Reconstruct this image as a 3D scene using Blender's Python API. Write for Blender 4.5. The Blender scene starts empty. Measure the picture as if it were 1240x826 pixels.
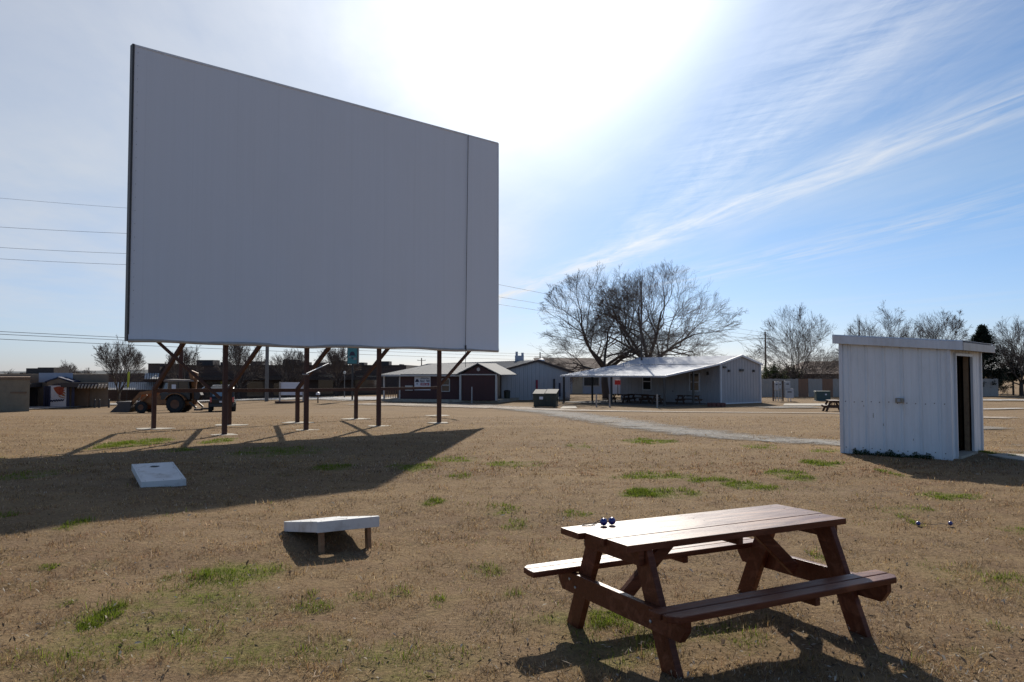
import bpy, math, random
import numpy as np
from mathutils import Matrix, Vector, noise as mnoise

R = math.radians
PI = math.pi
scene = bpy.context.scene
COL = scene.collection
rng = np.random.default_rng(11)
random.seed(5)

# ------------------------------------------------------------------ camera geometry
CH = 1.72
TH = math.atan(38 / 945)
FPX = 945.0

def S(a, b, v):
    t = min(1.0, max(0.0, (v - a) / (b - a)))
    return t * t * (3 - 2 * t)

def G(x, y):
    """Terrain height: level lawn, falling away gently beyond the screen."""
    return -0.9 * S(24, 58, y) - 0.9 * S(30, 75, y) * S(8, 45, -x)

def ray(px, py):
    v = (413 - py) / FPX
    d = Vector(((px - 620) / FPX, math.cos(TH) - v * math.sin(TH), math.sin(TH) + v * math.cos(TH)))
    return d / d.y

def at(px, py, Y):
    d = ray(px, py)
    return Vector((d.x * Y, Y, CH + d.z * Y))

def gx(px, Y):
    """Ground point at depth Y seen in picture column px."""
    x = (px - 620) / FPX * Y
    return Vector((x, Y, G(x, Y)))

def gp(px, py):
    d = ray(px, py)
    Y = 3.0
    last = 3.0
    while Y < 300:
        if CH + d.z * Y <= G(d.x * Y, Y):
            break
        last = Y
        Y += 0.25
    a, b = last, Y
    for _ in range(20):
        m = (a + b) / 2
        if CH + d.z * m <= G(d.x * m, m):
            b = m
        else:
            a = m
    return Vector((d.x * b, b, G(d.x * b, b)))

# ------------------------------------------------------------------ materials
def nt_new(name):
    m = bpy.data.materials.new(name)
    m.use_nodes = True
    nt = m.node_tree
    nt.nodes.clear()
    out = nt.nodes.new('ShaderNodeOutputMaterial')
    bs = nt.nodes.new('ShaderNodeBsdfPrincipled')
    nt.links.new(bs.outputs[0], out.inputs[0])
    return m, nt, bs, out

def rgba(c):
    return (c[0], c[1], c[2], 1)

def noise_node(nt, vec, scale, detail=4, rough=.55, dist=0):
    n = nt.nodes.new('ShaderNodeTexNoise')
    n.inputs['Scale'].default_value = scale
    n.inputs['Detail'].default_value = detail
    n.inputs['Roughness'].default_value = rough
    n.inputs['Distortion'].default_value = dist
    nt.links.new(vec, n.inputs['Vector'])
    return n.outputs['Fac']

def ramp(nt, fac, a, b, ca=(0, 0, 0), cb=(1, 1, 1)):
    r = nt.nodes.new('ShaderNodeValToRGB')
    r.color_ramp.elements[0].position = a
    r.color_ramp.elements[1].position = b
    r.color_ramp.elements[0].color = rgba(ca)
    r.color_ramp.elements[1].color = rgba(cb)
    nt.links.new(fac, r.inputs[0])
    return r.outputs[0]

def mixc(nt, fac, a, b, mode='MIX'):
    m = nt.nodes.new('ShaderNodeMix')
    m.data_type = 'RGBA'
    m.blend_type = mode
    for sock, v in ((0, fac), (6, a), (7, b)):
        if hasattr(v, 'links'):
            nt.links.new(v, m.inputs[sock])
        elif sock == 0:
            m.inputs[0].default_value = v
        else:
            m.inputs[sock].default_value = rgba(v)
    return m.outputs[2]

def math_n(nt, op, a, b=None, c=None, clamp=False):
    m = nt.nodes.new('ShaderNodeMath')
    m.operation = op
    m.use_clamp = clamp
    for i, v in enumerate((a, b, c)):
        if v is None:
            continue
        if hasattr(v, 'links'):
            nt.links.new(v, m.inputs[i])
        else:
            m.inputs[i].default_value = v
    return m.outputs[0]

def coords(nt, scale=(1, 1, 1), kind='Object'):
    tc = nt.nodes.new('ShaderNodeTexCoord')
    mp = nt.nodes.new('ShaderNodeMapping')
    mp.inputs['Scale'].default_value = scale
    nt.links.new(tc.outputs[kind], mp.inputs[0])
    return mp.outputs[0]

def mat(name, c1, c2=None, rough=.6, metal=0, scale=6, stretch=(1, 1, 1), bump=0, bscale=None,
        c3=None, s3=1.5, spec=.5, lo=.35, hi=.65):
    m, nt, bs, out = nt_new(name)
    v = coords(nt, stretch)
    if c2 is None:
        c2 = tuple(k * .82 for k in c1)
    f = noise_node(nt, v, scale, 6, .6)
    col = ramp(nt, f, lo, hi, c1, c2)
    if c3 is not None:
        f3 = noise_node(nt, v, s3, 5, .65)
        col = mixc(nt, ramp(nt, f3, .52, .7), col, c3)
    nt.links.new(col, bs.inputs['Base Color'])
    bs.inputs['Roughness'].default_value = rough
    bs.inputs['Metallic'].default_value = metal
    bs.inputs['Specular IOR Level'].default_value = spec
    if bump:
        b = nt.nodes.new('ShaderNodeBump')
        b.inputs['Strength'].default_value = bump
        b.inputs['Distance'].default_value = .01
        nt.links.new(noise_node(nt, v, bscale or scale * 3, 5), b.inputs['Height'])
        nt.links.new(b.outputs[0], bs.inputs['Normal'])
    return m

def wood(name, c1, c2, c3, rough=.45, spec=.5):
    """Stained boards: grain along local x, knots, worn streaks, each board a little different."""
    m, nt, bs, out = nt_new(name)
    v = coords(nt, (1.2, 16, 16))
    v2 = coords(nt, (.8, 5, 5))
    g = noise_node(nt, v, 3, 8, .65, .4)
    w = noise_node(nt, v2, 2.2, 6, .6, .8)
    col = ramp(nt, g, .3, .7, c1, c2)
    col = mixc(nt, ramp(nt, w, .5, .68), col, c3)
    nt.links.new(col, bs.inputs['Base Color'])
    geo = nt.nodes.new('ShaderNodeNewGeometry')
    col = mixc(nt, 1.0, col, ramp(nt, geo.outputs['Random Per Island'], 0, 1, (.78, .78, .80), (1.2, 1.15, 1.08)), 'MULTIPLY')
    fine = noise_node(nt, coords(nt, (3, 60, 60)), 3, 4, .7)
    col = mixc(nt, math_n(nt, 'MULTIPLY', ramp(nt, fine, .62, .7), .6), col, tuple(k * .35 for k in c1))
    rr = ramp(nt, w, .3, .75, (rough - .1,) * 3, (rough + .14,) * 3)
    nt.links.new(rr, bs.inputs['Roughness'])
    bs.inputs['Specular IOR Level'].default_value = spec
    b = nt.nodes.new('ShaderNodeBump')
    b.inputs['Strength'].default_value = .35
    b.inputs['Distance'].default_value = .006
    nt.links.new(g, b.inputs['Height'])
    nt.links.new(b.outputs[0], bs.inputs['Normal'])
    return m

def brickmat(name, c1, c2, mortar, scale=4):
    m, nt, bs, out = nt_new(name)
    tc = nt.nodes.new('ShaderNodeTexCoord')
    sp = nt.nodes.new('ShaderNodeSeparateXYZ')
    nt.links.new(tc.outputs['Object'], sp.inputs[0])
    cb = nt.nodes.new('ShaderNodeCombineXYZ')
    nt.links.new(math_n(nt, 'ADD', sp.outputs[0], sp.outputs[1]), cb.inputs[0])
    nt.links.new(sp.outputs[2], cb.inputs[1])
    b = nt.nodes.new('ShaderNodeTexBrick')
    b.inputs['Color1'].default_value = rgba(c1)
    b.inputs['Color2'].default_value = rgba(c2)
    b.inputs['Mortar'].default_value = rgba(mortar)
    b.inputs['Scale'].default_value = scale
    nt.links.new(cb.outputs[0], b.inputs['Vector'])
    n = noise_node(nt, cb.outputs[0], .8, 5)
    col = mixc(nt, math_n(nt, 'MULTIPLY', n, .4), b.outputs['Color'], c2)
    nt.links.new(col, bs.inputs['Base Color'])
    bs.inputs['Roughness'].default_value = .85
    return m

def panelmat(name, c1, c2, dirt, rough=.4, metal=0.0, spec=.5):
    """Painted sheet metal: vertical streaks and dirt low on the sheet."""
    m, nt, bs, out = nt_new(name)
    v = coords(nt, (6, 6, .35))
    col = ramp(nt, noise_node(nt, v, 2, 6, .6), .35, .7, c1, c2)
    v2 = coords(nt, (1, 1, .5))
    col = mixc(nt, math_n(nt, 'MULTIPLY', ramp(nt, noise_node(nt, v2, 2.4, 7, .7), .5, .75), .55), col, dirt)
    nt.links.new(col, bs.inputs['Base Color'])
    bs.inputs['Roughness'].default_value = rough
    bs.inputs['Metallic'].default_value = metal
    bs.inputs['Specular IOR Level'].default_value = spec
    return m

def glassmat(name, c, rough=.08):
    m, nt, bs, out = nt_new(name)
    bs.inputs['Base Color'].default_value = rgba(c)
    bs.inputs['Roughness'].default_value = rough
    bs.inputs['Specular IOR Level'].default_value = .8
    return m

def attrmat(name, rough=.8, transl=.35):
    """Blades and leaves: colour of each blade from its own attribute, thin enough to glow against the sun."""
    m, nt, bs, out = nt_new(name)
    a = nt.nodes.new('ShaderNodeAttribute')
    a.attribute_name = 'Col'
    nt.links.new(a.outputs['Color'], bs.inputs['Base Color'])
    bs.inputs['Roughness'].default_value = rough
    bs.inputs['Specular IOR Level'].default_value = .08
    if transl:
        t = nt.nodes.new('ShaderNodeBsdfTranslucent')
        nt.links.new(a.outputs['Color'], t.inputs[0])
        mx = nt.nodes.new('ShaderNodeMixShader')
        mx.inputs[0].default_value = transl
        nt.links.new(bs.outputs[0], mx.inputs[1])
        nt.links.new(t.outputs[0], mx.inputs[2])
        nt.links.new(mx.outputs[0], out.inputs[0])
    return m

M = {}
M['screen'] = None
M['rust'] = mat('rusty_steel', (.048, .021, .015), (.072, .031, .021), .8, 0, 9, bump=.2, c3=(.05, .022, .018))
M['darkmetal'] = mat('dark_metal', (.03, .03, .032), (.045, .042, .04), .5)
M['galv'] = mat('galvanised', (.42, .43, .45), (.34, .35, .37), .4, .6)
M['concrete'] = mat('concrete', (.42, .38, .31), (.33, .29, .23), .9, 0, 5, bump=.2, c3=(.27, .22, .16))
M['tablewood'] = wood('stained_redwood', (.078, .021, .010), (.135, .041, .020), (.20, .074, .038), .40, .20)
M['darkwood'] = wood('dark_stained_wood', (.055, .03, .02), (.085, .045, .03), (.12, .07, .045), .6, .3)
M['legwood'] = wood('treated_lumber', (.24, .12, .055), (.31, .165, .08), (.18, .09, .045), .6)
M['rawwood'] = wood('raw_stud', (.24, .15, .08), (.32, .21, .12), (.2, .12, .07), .7)
M['whiteboard'] = mat('white_paint_worn', (.66, .66, .65), (.58, .58, .57), .5, 0, 5, c3=(.42, .40, .37), s3=4)
M['shedwhite'] = panelmat('shed_white_sheet', (.77, .79, .81), (.69, .71, .73), (.57, .57, .56), .42)
M['shedtrim'] = panelmat('shed_trim', (.68, .70, .73), (.58, .59, .61), (.45, .42, .38), .4)
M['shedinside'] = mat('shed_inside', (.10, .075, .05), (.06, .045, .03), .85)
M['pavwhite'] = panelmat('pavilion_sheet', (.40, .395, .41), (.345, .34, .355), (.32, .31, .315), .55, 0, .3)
M['pavtrim'] = mat('pavilion_trim', (.66, .67, .70), (.58, .59, .62), .4)
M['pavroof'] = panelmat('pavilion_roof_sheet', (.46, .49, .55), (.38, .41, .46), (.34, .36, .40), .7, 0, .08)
M['greywall'] = panelmat('grey_metal_wall', (.43, .44, .465), (.37, .38, .40), (.35, .355, .37), .5)
M['greyroof'] = panelmat('grey_metal_roof', (.24, .24, .24), (.19, .19, .19), (.17, .16, .155), .8, 0, .12)
M['browntrim'] = mat('brown_trim', (.055, .035, .03), (.075, .05, .04), .6)
M['redwall'] = panelmat('maroon_siding', (.065, .022, .022), (.05, .018, .018), (.045, .02, .02), .7)
M['fascia'] = mat('pale_fascia', (.5, .49, .46), (.42, .41, .39), .6)
M['brick'] = brickmat('dark_brick', (.10, .065, .05), (.075, .05, .042), (.12, .10, .085), 1.2)
M['tanwall'] = mat('tan_stucco', (.27, .21, .14), (.22, .17, .115), .9, 0, 2)
M['tan2'] = mat('taupe_stucco', (.22, .17, .125), (.19, .145, .105), .9, 0, 2)
M['brownwall'] = mat('brown_wall', (.21, .13, .08), (.17, .105, .065), .85, 0, 2)
M['paleblue'] = mat('pale_grey_blue_wall', (.36, .40, .48), (.31, .35, .42), .8, 0, 2)
M['creamwall'] = mat('cream_siding', (.45, .40, .31), (.38, .34, .26), .8, 0, 2, (1, 1, 6))
M['navy'] = mat('navy_trim', (.02, .028, .07), (.03, .036, .08), .6)
M['emblemred'] = mat('emblem_red', (.30, .04, .02), (.42, .09, .03), .7, 0, 4)
M['emblemgold'] = mat('emblem_gold', (.42, .20, .06), (.36, .15, .05), .7, 0, 4)
M['shingle'] = mat('brown_shingle', (.085, .048, .038), (.12, .068, .052), .9, 0, 8, (1, 1, 5), c3=(.055, .033, .028))
M['darkroof'] = mat('dark_roof', (.05, .042, .04), (.075, .06, .055), .85, 0, 5)
M['paperwhite'] = mat('sign_white', (.68, .68, .72), (.62, .62, .66), .5, 0, 2)
M['ink'] = mat('sign_ink', (.025, .025, .05), (.03, .03, .06), .6)
M['signred'] = mat('sign_red', (.32, .03, .05), (.28, .03, .05), .6)
M['teal'] = mat('sign_teal', (.05, .22, .24), (.045, .19, .21), .5)
M['pink'] = mat('sign_pink', (.45, .3, .32), (.4, .27, .28), .6)
M['glass'] = glassmat('window_glass', (.03, .035, .04))
M['skyglass'] = glassmat('tinted_windscreen', (.16, .25, .33), .15)
M['tyre'] = mat('tyre_rubber', (.018, .018, .019), (.03, .028, .026), .85)
M['orange'] = mat('weathered_orange_paint', (.30, .12, .03), (.22, .085, .025), .55, 0, 4, c3=(.13, .06, .03), s3=5)
M['hub'] = mat('rusty_hub', (.20, .085, .04), (.14, .06, .03), .7)
M['bucket'] = mat('worn_bucket_steel', (.055, .045, .04), (.08, .06, .05), .6)
M['blackpaint'] = mat('black_paint', (.015, .016, .018), (.02, .021, .022), .3)
M['carglass'] = glassmat('car_glass', (.02, .025, .03))
M['taillight'] = glassmat('tail_light', (.5, .08, .07), .2)
M['chrome'] = mat('bright_trim', (.7, .7, .7), (.6, .6, .6), .2, .8)
M['dumpgreen'] = mat('dumpster_green', (.022, .032, .026), (.032, .042, .034), .55, 0, 4, c3=(.06, .045, .03), s3=6)
M['lid'] = mat('grey_plastic_lid', (.07, .072, .075), (.045, .047, .05), .75, spec=.15)
M['transgreen'] = mat('transformer_green', (.035, .075, .075), (.03, .06, .06), .5)
M['pole'] = mat('weathered_pole', (.13, .10, .08), (.09, .07, .055), .9, 0, 4, (4, 4, .5))
M['greypole'] = mat('grey_pole', (.16, .155, .15), (.12, .12, .115), .7)
M['wire'] = mat('wire_black', (.035, .035, .04), (.03, .03, .035), .6)
M['fencegrey'] = mat('weathered_fence', (.42, .38, .34), (.33, .295, .26), .9, 0, 3, (9, 9, .6))
M['fencebrown'] = mat('new_fence_board', (.30, .165, .10), (.24, .13, .08), .85, 0, 3, (9, 9, .6))
M['bark'] = mat('bark', (.055, .042, .036), (.085, .066, .055), .95, 0, 5, (6, 6, 1), bump=.4)
M['twig'] = mat('twig', (.105, .080, .066), (.15, .118, .098), .9, 0, 3)
M['leafgreen'] = attrmat('evergreen_leaf', .7, .25)
M['grassmat'] = attrmat('grass_blade', .75, .42)
M['deadleaf'] = attrmat('dead_leaf', .8, .3)
M['ballblue'] = glassmat('blue_ball', (.012, .025, .19), .28)
M['cord'] = mat('thin_cord', (.12, .10, .09), (.09, .08, .07), .8)
M['yellow'] = mat('feather_flag_yellow', (.55, .58, .06), (.5, .52, .05), .7)
M['redblock'] = mat('red_block', (.16, .06, .05), (.11, .05, .04), .85, 0, 6)
M['redsign'] = mat('red_plastic', (.5, .03, .03), (.42, .03, .03), .5)
M['mulch'] = mat('mulch', (.09, .045, .03), (.06, .03, .022), .95)
M['meter'] = mat('meter_box_grey', (.40, .42, .45), (.34, .36, .39), .5)
M['outlet'] = mat('aged_outlet', (.33, .30, .24), (.26, .23, .18), .5)

# ------------------------------------------------------------------ mesh builder
class MB:
    def __init__(s):
        s.v = []
        s.f = []

    def add(s, vs, fs):
        o = len(s.v)
        s.v.extend([tuple(p) for p in vs])
        s.f.extend([tuple(i + o for i in f) for f in fs])
        return s

    def box(s, c, d, rz=0, mtx=None):
        x, y, z = (k / 2 for k in d)
        vs = [Vector((a * x, b * y, e * z)) for a in (-1, 1) for b in (-1, 1) for e in (-1, 1)]
        if mtx is None:
            mtx = Matrix.Rotation(rz, 4, 'Z')
        vs = [mtx @ p + Vector(c) for p in vs]
        return s.add(vs, [(0, 1, 3, 2), (4, 6, 7, 5), (0, 4, 5, 1), (2, 3, 7, 6), (0, 2, 6, 4), (1, 5, 7, 3)])

    def span(s, a, b):
        """axis-aligned box from corner a to corner b"""
        return s.box([(p + q) / 2 for p, q in zip(a, b)], [abs(q - p) for p, q in zip(a, b)])

    def bar(s, p0, p1, w, h, up=(0, 0, 1)):
        p0, p1 = Vector(p0), Vector(p1)
        d = p1 - p0
        L = d.length
        x = d / L
        u = Vector(up)
        y = u.cross(x)
        if y.length < 1e-4:
            y = Vector((0, 1, 0)).cross(x)
        y.normalize()
        z = x.cross(y)
        m = Matrix((x, y, z)).transposed().to_4x4()
        return s.box((p0 + p1) / 2, (L, w, h), mtx=m)

    def tube(s, pts, rad, n=6, caps=True):
        pts = [Vector(p) for p in pts]
        if not hasattr(rad, '__len__'):
            rad = [rad] * len(pts)
        o = len(s.v)
        u = None
        for i, p in enumerate(pts):
            t = (pts[min(i + 1, len(pts) - 1)] - pts[max(i - 1, 0)]).normalized()
            if u is None:
                u = t.orthogonal().normalized()
            else:
                u = (u - t * u.dot(t))
                u = u.normalized() if u.length > 1e-5 else t.orthogonal().normalized()
            w = t.cross(u)
            for k in range(n):
                a = 2 * PI * k / n
                s.v.append(tuple(p + (u * math.cos(a) + w * math.sin(a)) * rad[i]))
        for i in range(len(pts) - 1):
            for k in range(n):
                k2 = (k + 1) % n
                s.f.append((o + i * n + k, o + i * n + k2, o + (i + 1) * n + k2, o + (i + 1) * n + k))
        if caps:
            s.f.append(tuple(o + k for k in range(n))[::-1])
            e = o + (len(pts) - 1) * n
            s.f.append(tuple(e + k for k in range(n)))
        return s

    def prism(s, poly, a, b):
        """poly: list of (p) 3-D points; extruded by vector b-a"""
        off = Vector(b) - Vector(a)
        n = len(poly)
        vs = [Vector(p) for p in poly] + [Vector(p) + off for p in poly]
        fs = [tuple(range(n))[::-1], tuple(range(n, 2 * n))]
        fs += [(i, (i + 1) % n, n + (i + 1) % n, n + i) for i in range(n)]
        return s.add(vs, fs)

    def lathe(s, prof, c=(0, 0, 0), n=20, axis='Z'):
        o = len(s.v)
        for r, h in prof:
            for k in range(n):
                a = 2 * PI * k / n
                if axis == 'Z':
                    p = (c[0] + r * math.cos(a), c[1] + r * math.sin(a), c[2] + h)
                else:
                    p = (c[0] + r * math.cos(a), c[1] + h, c[2] + r * math.sin(a))
                s.v.append(p)
        for i in range(len(prof) - 1):
            for k in range(n):
                k2 = (k + 1) % n
                s.f.append((o + i * n + k, o + i * n + k2, o + (i + 1) * n + k2, o + (i + 1) * n + k))
        return s

    def sphere(s, c, r, n=20, m=12):
        prof = [(max(1e-5, r * math.sin(PI * i / m)), -r * math.cos(PI * i / m)) for i in range(m + 1)]
        return s.lathe(prof, c, n)

    def ribbed(s, A0, A1, B0, B1, pitch=.3, depth=.02, flip=1, thick=0.0):
        """sheet metal between line A and line B, ribs running from A to B"""
        A0, A1, B0, B1 = map(Vector, (A0, A1, B0, B1))
        L = (A1 - A0).length
        nrm = (A1 - A0).cross(B0 - A0).normalized() * flip
        ts = [0]
        hs = [0]
        n = max(1, round(L / pitch))
        for i in range(n):
            c = (i + .5) / n
            w = .04 / L
            q = .022 / L
            for dt, h in ((-w, 0), (-w + q, 1), (w - q, 1), (w, 0)):
                ts.append(c + dt)
                hs.append(h)
            if i < n - 1 and pitch > .2:
                m = (i + 1.0) / n
                ts += [m - .012 / L, m, m + .012 / L]
                hs += [0, .25, 0]
        ts.append(1)
        hs.append(0)
        o = len(s.v)
        for t, h in zip(ts, hs):
            s.v.append(tuple(A0.lerp(A1, t) + nrm * h * depth))
            s.v.append(tuple(B0.lerp(B1, t) + nrm * h * depth))
        for i in range(len(ts) - 1):
            s.f.append((o + 2 * i, o + 2 * i + 2, o + 2 * i + 3, o + 2 * i + 1))
        return s

    def build(s, name, m, parent=None, W=None, bevel=0, smooth=False, label=None, extra=()):
        me = bpy.data.meshes.new(name)
        nf = [len(s.f)]
        for e, _m in extra:
            s.add(e.v, e.f)
            nf.append(len(s.f))
        vs = s.v
        if W is not None:
            inv = FR[W.name].inverted()
            vs = [tuple(inv @ Vector(p)) for p in vs]
        me.from_pydata(vs, [], s.f)
        me.update()
        me.materials.append(m)
        for k, (e, em) in enumerate(extra):
            me.materials.append(em)
            for fi in range(nf[k], nf[k + 1]):
                me.polygons[fi].material_index = k + 1
        if smooth:
            me.shade_smooth()
        o = bpy.data.objects.new(name, me)
        COL.objects.link(o)
        if parent is not None:
            o.parent = parent
        if bevel:
            b = o.modifiers.new('Bevel', 'BEVEL')
            b.width = bevel
            b.segments = 2
            b.limit_method = 'ANGLE'
        if label:
            o['label'] = label
        return o

FR = {}

def thing(name, label, cat, loc=(0, 0, 0), rz=0, group=None):
    o = bpy.data.objects.new(name, None)
    o.empty_display_size = .2
    COL.objects.link(o)
    o.location = loc
    o.rotation_euler = (0, 0, rz)
    o['label'] = label
    o['category'] = cat
    if group:
        o['group'] = group
    FR[o.name] = Matrix.Translation(Vector(loc)) @ Matrix.Rotation(rz, 4, 'Z')
    return o

def tag(o, label, cat, group=None):
    o['label'] = label
    o['category'] = cat
    if group:
        o['group'] = group
    return o

def struct(o, kind='structure'):
    o['kind'] = kind
    return o

def dup(root, loc, rz, label, group=None):
    r = root.copy()
    COL.objects.link(r)
    r.location = loc
    r.rotation_euler = (0, 0, rz)
    r['label'] = label
    if group:
        r['group'] = group
    for ch in list(root.children):
        c = ch.copy()
        COL.objects.link(c)
        c.parent = r
        for g in ch.children:
            d = g.copy()
            COL.objects.link(d)
            d.parent = c
    return r

def mesh_np(name, verts, faces_flat, loop_start, loop_total, m, col=None):
    me = bpy.data.meshes.new(name)
    me.vertices.add(len(verts))
    me.vertices.foreach_set('co', verts.astype(np.float32).ravel())
    me.loops.add(len(faces_flat))
    me.loops.foreach_set('vertex_index', faces_flat.astype(np.int32))
    me.polygons.add(len(loop_start))
    me.polygons.foreach_set('loop_start', loop_start.astype(np.int32))
    me.polygons.foreach_set('loop_total', loop_total.astype(np.int32))
    if col is not None:
        a = me.color_attributes.new('Col', 'FLOAT_COLOR', 'POINT')
        c4 = np.ones((len(verts), 4), np.float32)
        c4[:, :3] = col
        a.data.foreach_set('color', c4.ravel())
    me.update(calc_edges=True)
    me.materials.append(m)
    o = bpy.data.objects.new(name, me)
    COL.objects.link(o)
    return o

# ------------------------------------------------------------------ camera, light, sky
cam_d = bpy.data.cameras.new('camera')
cam = bpy.data.objects.new('camera', cam_d)
COL.objects.link(cam)
cam.location = (0, 0, CH)
cam.rotation_euler = (R(90) + TH, 0, 0)
cam_d.sensor_width = 36
cam_d.lens = FPX / 1240 * 36
cam_d.clip_start = .1
cam_d.clip_end = 6000
scene.camera = cam

SUN_EL = R(31.2)
SUN_AZ = R(5.2)          # east of +Y
sun_dir = Vector((math.sin(SUN_AZ) * math.cos(SUN_EL), math.cos(SUN_AZ) * math.cos(SUN_EL), math.sin(SUN_EL)))
sd = bpy.data.lights.new('sun', 'SUN')
sd.energy = 4.2
sd.angle = R(.53)
sd.color = (1, .93, .82)
so = bpy.data.objects.new('sun', sd)
COL.objects.link(so)
so.location = (0, 0, 60)
so.rotation_euler = sun_dir.to_track_quat('Z', 'Y').to_euler()

def build_world():
    w = bpy.data.worlds.new('World')
    scene.world = w
    w.use_nodes = True
    nt = w.node_tree
    nt.nodes.clear()
    out = nt.nodes.new('ShaderNodeOutputWorld')
    bg = nt.nodes.new('ShaderNodeBackground')
    nt.links.new(bg.outputs[0], out.inputs[0])
    sky = nt.nodes.new('ShaderNodeTexSky')
    sky.sky_type = 'NISHITA'
    sky.sun_disc = False
    sky.sun_elevation = SUN_EL
    sky.sun_rotation = SUN_AZ
    sky.air_density = 1.0
    sky.dust_density = SKY['dust']
    sky.ozone_density = 2.5
    sky.altitude = 200
    bg.inputs['Strength'].default_value = SKY['strength']
    tc = nt.nodes.new('ShaderNodeTexCoord')
    d = tc.outputs['Generated']
    sp = nt.nodes.new('ShaderNodeSeparateXYZ')
    nt.links.new(d, sp.inputs[0])
    X, Y, Z = sp.outputs
    zc = math_n(nt, 'MAXIMUM', Z, .02)
    u = math_n(nt, 'DIVIDE', X, zc)
    v = math_n(nt, 'DIVIDE', Y, zc)
    # angle to the sun -> forward scattering in thin cloud
    dp = nt.nodes.new('ShaderNodeVectorMath')
    dp.operation = 'DOT_PRODUCT'
    nt.links.new(d, dp.inputs[0])
    dp.inputs[1].default_value = sun_dir
    mu = dp.outputs['Value']
    g = .85
    den = math_n(nt, 'POWER', math_n(nt, 'SUBTRACT', 1 + g * g, math_n(nt, 'MULTIPLY', mu, 2 * g)), 1.5)
    hg = math_n(nt, 'DIVIDE', 1 - g * g, den)      # ~ 22 at the sun, ~1 at 55 deg

    def plane(ku, kv, sx, sy, off=0):
        cb = nt.nodes.new('ShaderNodeCombineXYZ')
        a = math_n(nt, 'ADD', math_n(nt, 'MULTIPLY', u, ku), math_n(nt, 'MULTIPLY', v, kv))
        b = math_n(nt, 'SUBTRACT', math_n(nt, 'MULTIPLY', v, ku), math_n(nt, 'MULTIPLY', u, kv))
        nt.links.new(math_n(nt, 'MULTIPLY', a, sx), cb.inputs[0])
        nt.links.new(math_n(nt, 'MULTIPLY', b, sy), cb.inputs[1])
        cb.inputs[2].default_value = off
        return a, cb.outputs[0]

    def gauss(a, c, wdt):
        t = math_n(nt, 'DIVIDE', math_n(nt, 'SUBTRACT', a, c), wdt)
        return math_n(nt, 'POWER', 2.718, math_n(nt, 'MULTIPLY', math_n(nt, 'MULTIPLY', t, t), -1))

    # three cirrus streets of the photograph on a high cloud plane
    a1, p1 = plane(.999, .043, 2.6, .5)
    n1 = noise_node(nt, p1, 2.6, 9, .66, .6)
    a2, p2 = plane(.967, .255, 3.0, .5, 3.1)
    n2 = noise_node(nt, p2, 2.2, 9, .62, .5)
    fil = noise_node(nt, plane(.8, -.6, 1.2, 6, 5)[1], 2.6, 8, .65, .8)
    b1 = math_n(nt, 'MULTIPLY', gauss(a1, 1.17, .26), ramp(nt, math_n(nt, 'ADD', math_n(nt, 'MULTIPLY', n1, .55), math_n(nt, 'MULTIPLY', fil, .45)), .36, .66))
    b1b = math_n(nt, 'MULTIPLY', gauss(a1, 1.62, .32), ramp(nt, n1, .44, .75))
    b2 = math_n(nt, 'MULTIPLY', gauss(a2, 2.52, .22), ramp(nt, n2, .38, .66))
    b3 = math_n(nt, 'MULTIPLY', gauss(a2, 4.0, .42), ramp(nt, n2, .42, .7))
    low = noise_node(nt, plane(.967, .255, 1.0, .25, 9)[1], .9, 6, .6, .4)
    wide = math_n(nt, 'MULTIPLY', ramp(nt, low, .48, .85), .28)
    veil_l = ramp(nt, math_n(nt, 'SUBTRACT', 1.0, a1), 0, 1.25)     # thicker haze to the west
    mott = noise_node(nt, plane(.97, .2, .8, .45, 2)[1], .8, 7, .6, .3)
    veil_l = math_n(nt, 'MULTIPLY', veil_l, ramp(nt, Y, .1, .6))
    veil = math_n(nt, 'MULTIPLY', veil_l, ramp(nt, mott, .25, .75, (.38,) * 3, (.80,) * 3))
    tot = math_n(nt, 'ADD', math_n(nt, 'MULTIPLY', b1, .40), math_n(nt, 'MULTIPLY', b1b, .12))
    tot = math_n(nt, 'ADD', tot, math_n(nt, 'MULTIPLY', b2, .62))
    tot = math_n(nt, 'ADD', tot, math_n(nt, 'MULTIPLY', b3, .42))
    tot = math_n(nt, 'ADD', math_n(nt, 'ADD', tot, wide), veil)
    fade = ramp(nt, Z, .01, .10)
    tot = math_n(nt, 'MULTIPLY', tot, fade, clamp=True)
    cl = math_n(nt, 'ADD', SKY['cb'], math_n(nt, 'MULTIPLY', hg, SKY['cg']))
    cc = nt.nodes.new('ShaderNodeVectorMath')
    cc.operation = 'SCALE'
    cc.inputs[0].default_value = (.965, .985, 1.01)
    nt.links.new(cl, cc.inputs['Scale'])
    # aureole of thin high haze round the sun
    au = nt.nodes.new('ShaderNodeVectorMath')
    au.operation = 'SCALE'
    au.inputs[0].default_value = (1.0, .97, .93)
    nt.links.new(math_n(nt, 'MULTIPLY', math_n(nt, 'MAXIMUM', math_n(nt, 'SUBTRACT', hg, SKY['a0']), 0), SKY['au']), au.inputs['Scale'])
    ad = nt.nodes.new('ShaderNodeVectorMath')
    ad.operation = 'ADD'
    tint = ramp(nt, Z, .0, .22, (.74, .86, 1.30), SKY['tint'])
    nt.links.new(mixc(nt, 1.0, sky.outputs[0], tint, 'MULTIPLY'), ad.inputs[0])
    nt.links.new(au.outputs[0], ad.inputs[1])
    col = mixc(nt, tot, ad.outputs[0], cc.outputs[0])
    nt.links.new(col, bg.inputs['Color'])

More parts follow.
